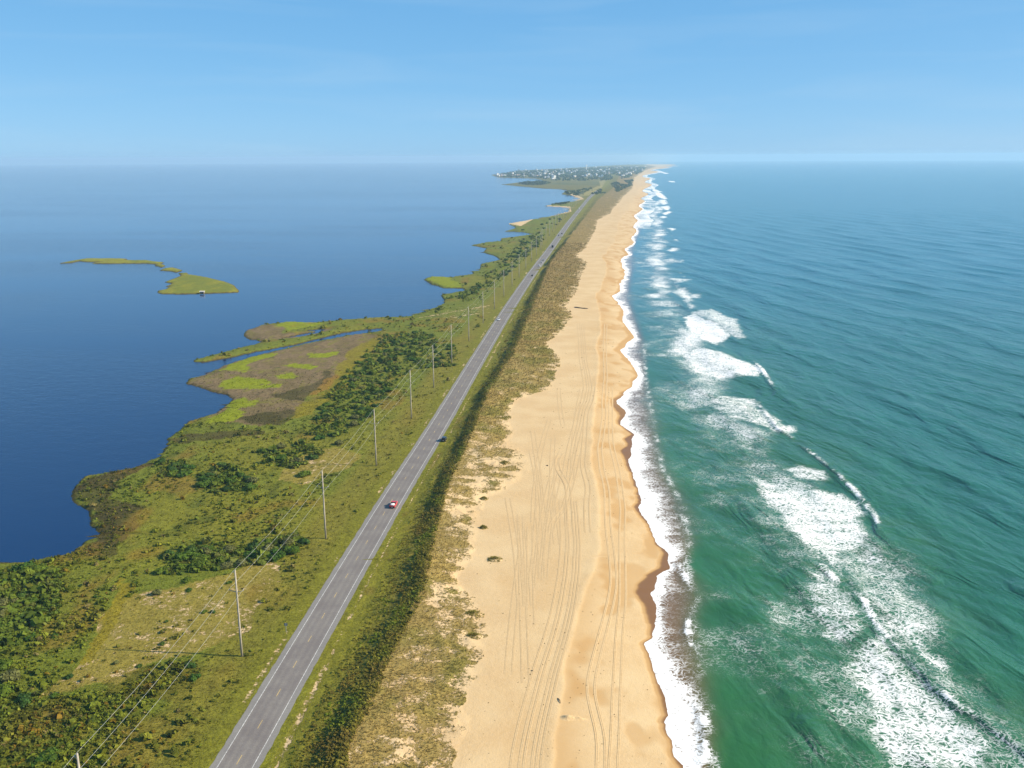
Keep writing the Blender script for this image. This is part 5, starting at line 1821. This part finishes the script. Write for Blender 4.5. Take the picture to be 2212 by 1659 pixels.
obj('door', box_mesh('door', 0.8, -1.33, 2.0, 0.9, 0.06, 1.3), TRIM, t)

# ------------------------------------------------------------------ village at the far end
VILL = GP([(1068, 378.5), (1117, 370.5), (1218, 366), (1330, 361), (1398, 361.5), (1390, 369), (1366, 384), (1335, 389), (1295, 391), (1200, 391), (1170, 386.5), (1082, 383)])
WOODS = [(VILL, 2300, 7.0), (GP([(1120, 397), (1140, 393.5), (1175, 392.5), (1190, 396), (1170, 400), (1135, 400)]), 160, 6.0),
         (GP([(1215, 414), (1240, 412.5), (1295, 405), (1340, 392), (1368, 390), (1365, 402), (1335, 416), (1290, 421), (1250, 424), (1228, 421)]), 700, 4.0),
         (GP([(1185, 443), (1200, 440.5), (1235, 436), (1215, 443)]), 60, 2.6)]
pos = []; scl = []; cl = []
BLOBS = [leaf_clump(rs, 3, 16, 0.38, 0.9, False) for _ in range(4)]
for pl, n, r in WOODS:
    mn, mx = pl.min(0), pl.max(0)
    q = rng.uniform(mn, mx, (n * 5, 2))
    q = q[pip(q[:, 0], q[:, 1], pl)][:n]
    z = land_fields(q[:, 0], q[:, 1])
    k_ = (z[5] > 2)
    for (a, b_, w0) in (((1303, 391), (1316, 417), 26), ((1325, 379), (1349, 400), 20), ((1262, 423), (1297, 403), 18)):
        k_ &= dist_poly(q[:, 0], q[:, 1], GP([a, b_])) > w0
    q = q[k_]
    pos.append(np.stack([q[:, 0], q[:, 1], np.maximum(z[0][k_], 0.3) + drop(q[:, 0], q[:, 1])], 1))
    scl.append(r * rng.uniform(0.6, 1.4, len(q)))
    cl.append(np.array([0.040, 0.058, 0.026])[None] * rng.uniform(0.6, 1.5, (len(q), 1)))
pos = np.concatenate(pos); scl = np.concatenate(scl); cl = np.concatenate(cl)
me = scatter('village_wood', BLOBS, pos, scl * 1.5, cl, scl * 1.0)
stuff(obj('village_wood', me, LEAF), 'dark evergreen wood covering the far village and its shore', 'wood')

HW = [simple('house_wall_white', (0.80, 0.79, 0.76), 0.7), simple('house_wall_cream', (0.70, 0.62, 0.50), 0.7), simple('house_wall_grey', (0.50, 0.52, 0.54), 0.7), simple('house_wall_tan', (0.55, 0.42, 0.32), 0.7)]
HR = [simple('house_roof_grey', (0.30, 0.30, 0.31), 0.8), simple('house_roof_pale', (0.66, 0.66, 0.66), 0.7), simple('house_roof_brown', (0.22, 0.17, 0.14), 0.8)]
wall_me = box_mesh('wall', 0, 0, 6.0, 12, 14, 6.4)
roof_me = poly_mesh('roof', [(-6.8, -7.6, 9.2), (6.8, -7.6, 9.2), (6.8, 7.6, 9.2), (-6.8, 7.6, 9.2), (0, -7.6, 12.6), (0, 7.6, 12.6)],
                    [(0, 4, 5, 3), (1, 2, 5, 4), (0, 1, 4), (2, 3, 5), (3, 2, 1, 0)])
pile_me = box_mesh('stilt_floor', 0, 0, 1.4, 10.5, 12.5, 2.9)
WALLS = []
for m_ in HW:
    w_ = wall_me.copy(); w_.materials.append(m_); WALLS.append(w_)
ROOFS = []
for m_ in HR:
    w_ = roof_me.copy(); w_.materials.append(m_); ROOFS.append(w_)
RV = (1560, 510, 7.373)
RW = (1800, 500, 5.53)
HL = (crop(*RV, [(185, 355), (225, 370), (245, 362), (275, 365), (310, 362), (345, 375), (375, 372), (550, 355), (610, 352), (705, 350), (690, 250), (775, 268), (845, 250), (930, 260),
                 (1040, 370), (1095, 372), (1120, 375), (1170, 345), (1190, 355), (1212, 322), (1325, 325), (1310, 405), (1390, 405), (1400, 345), (1465, 315), (1470, 375), (1560, 275), (1635, 340),
                 (1690, 335), (1735, 310), (1735, 270), (1830, 270), (1875, 272), (1950, 270), (2000, 280), (2050, 245), (1225, 245), (1285, 245), (1350, 243), (1540, 255), (1660, 225), (1520, 400)])
      + crop(*RW, [(45, 262), (78, 258), (140, 265), (175, 265), (210, 245), (325, 340), (375, 340), (460, 335), (475, 345), (548, 325), (615, 345), (660, 345), (480, 250), (400, 262), (440, 258), (575, 252),
                   (605, 265), (630, 235), (660, 262), (710, 262), (715, 290), (770, 295), (830, 285), (550, 200), (930, 248), (1090, 312), (1030, 325), (1305, 218), (1180, 205), (1365, 245), (850, 215), (960, 300), (1000, 262), (1130, 300), (1200, 270), (1250, 240)]))
q = rng.uniform(VILL.min(0), VILL.max(0), (900, 2))
q = q[pip(q[:, 0], q[:, 1], VILL)][:70]
HP = [tuple(float(v) for v in G(a, b_, 6.0)) for a, b_ in HL] + [tuple(v) for v in q]
hz = land_fields(np.array([p[0] for p in HP]), np.array([p[1] for p in HP]))
for i, (a, b_) in enumerate(HP):
    if hz[5][i] < -30:
        continue
    shore = i < 7
    t = thing('house', 'white stilt house in the cluster at the village\'s sound shore' if shore else 'small pale house among the dark trees of the far village', 'house',
              (a, b_, float(max(hz[0][i], 0.3) + drop(a, b_))), rng.uniform(-0.6, 0.6), 'houses on the sound shore' if shore else 'houses of the far village')
    s_ = rng.uniform(0.7, 1.25) * (1.1 if shore else 1.0)
    t.scale = (s_, s_, s_ * rng.uniform(0.9, 1.25))
    wi = int(rng.choice(4, p=[0.45, 0.22, 0.20, 0.13]))
    obj('wall', WALLS[wi], None, t)
    obj('roof', ROOFS[int(rng.choice(3, p=[0.4, 0.4, 0.2]))], None, t)
    obj('stilt_floor', pile_me, HR[2], t)
x_, y_ = (float(v) for v in G(1266.5, 367, 2.0))
t = thing('water_tower', 'tall pale water tower rising above the far village roofs', 'water tower', (x_, y_, float(drop(x_, y_))))
TW = simple('tower_white', (0.80, 0.81, 0.82), 0.6)
obj('stem', tube('stem', [(0, 0, 0), (0, 0, 4), (0, 0, 36)], [4.5, 2.6, 2.6], 12), TW, t)
obj('tank', tube('tank', [(0, 0, 34), (0, 0, 37), (0, 0, 41), (0, 0, 45), (0, 0, 48)], [3, 6.5, 8, 6.5, 1.5], 16), TW, t)

# ------------------------------------------------------------------ the air
hz_me = box_mesh('haze', 0, 24000, -115, 130000, 60000, 520)     # top at +145 m, bottom at -375 m
m = bpy.data.materials.new('haze_air')
m.use_nodes = True
nt = m.node_tree
for n in list(nt.nodes):
    nt.nodes.remove(n)
out = nt.nodes.new('ShaderNodeOutputMaterial')
pv = nt.nodes.new('ShaderNodeVolumePrincipled')
pv.inputs['Color'].default_value = (0.48, 0.74, 0.97, 1)
pv.inputs['Density'].default_value = 7.0e-5
pv.inputs['Anisotropy'].default_value = 0.05
nt.links.new(pv.outputs[0], out.inputs['Volume'])
o = obj('haze', hz_me, m)
stuff(o, 'pale blue haze in the air over the whole coast', 'haze')
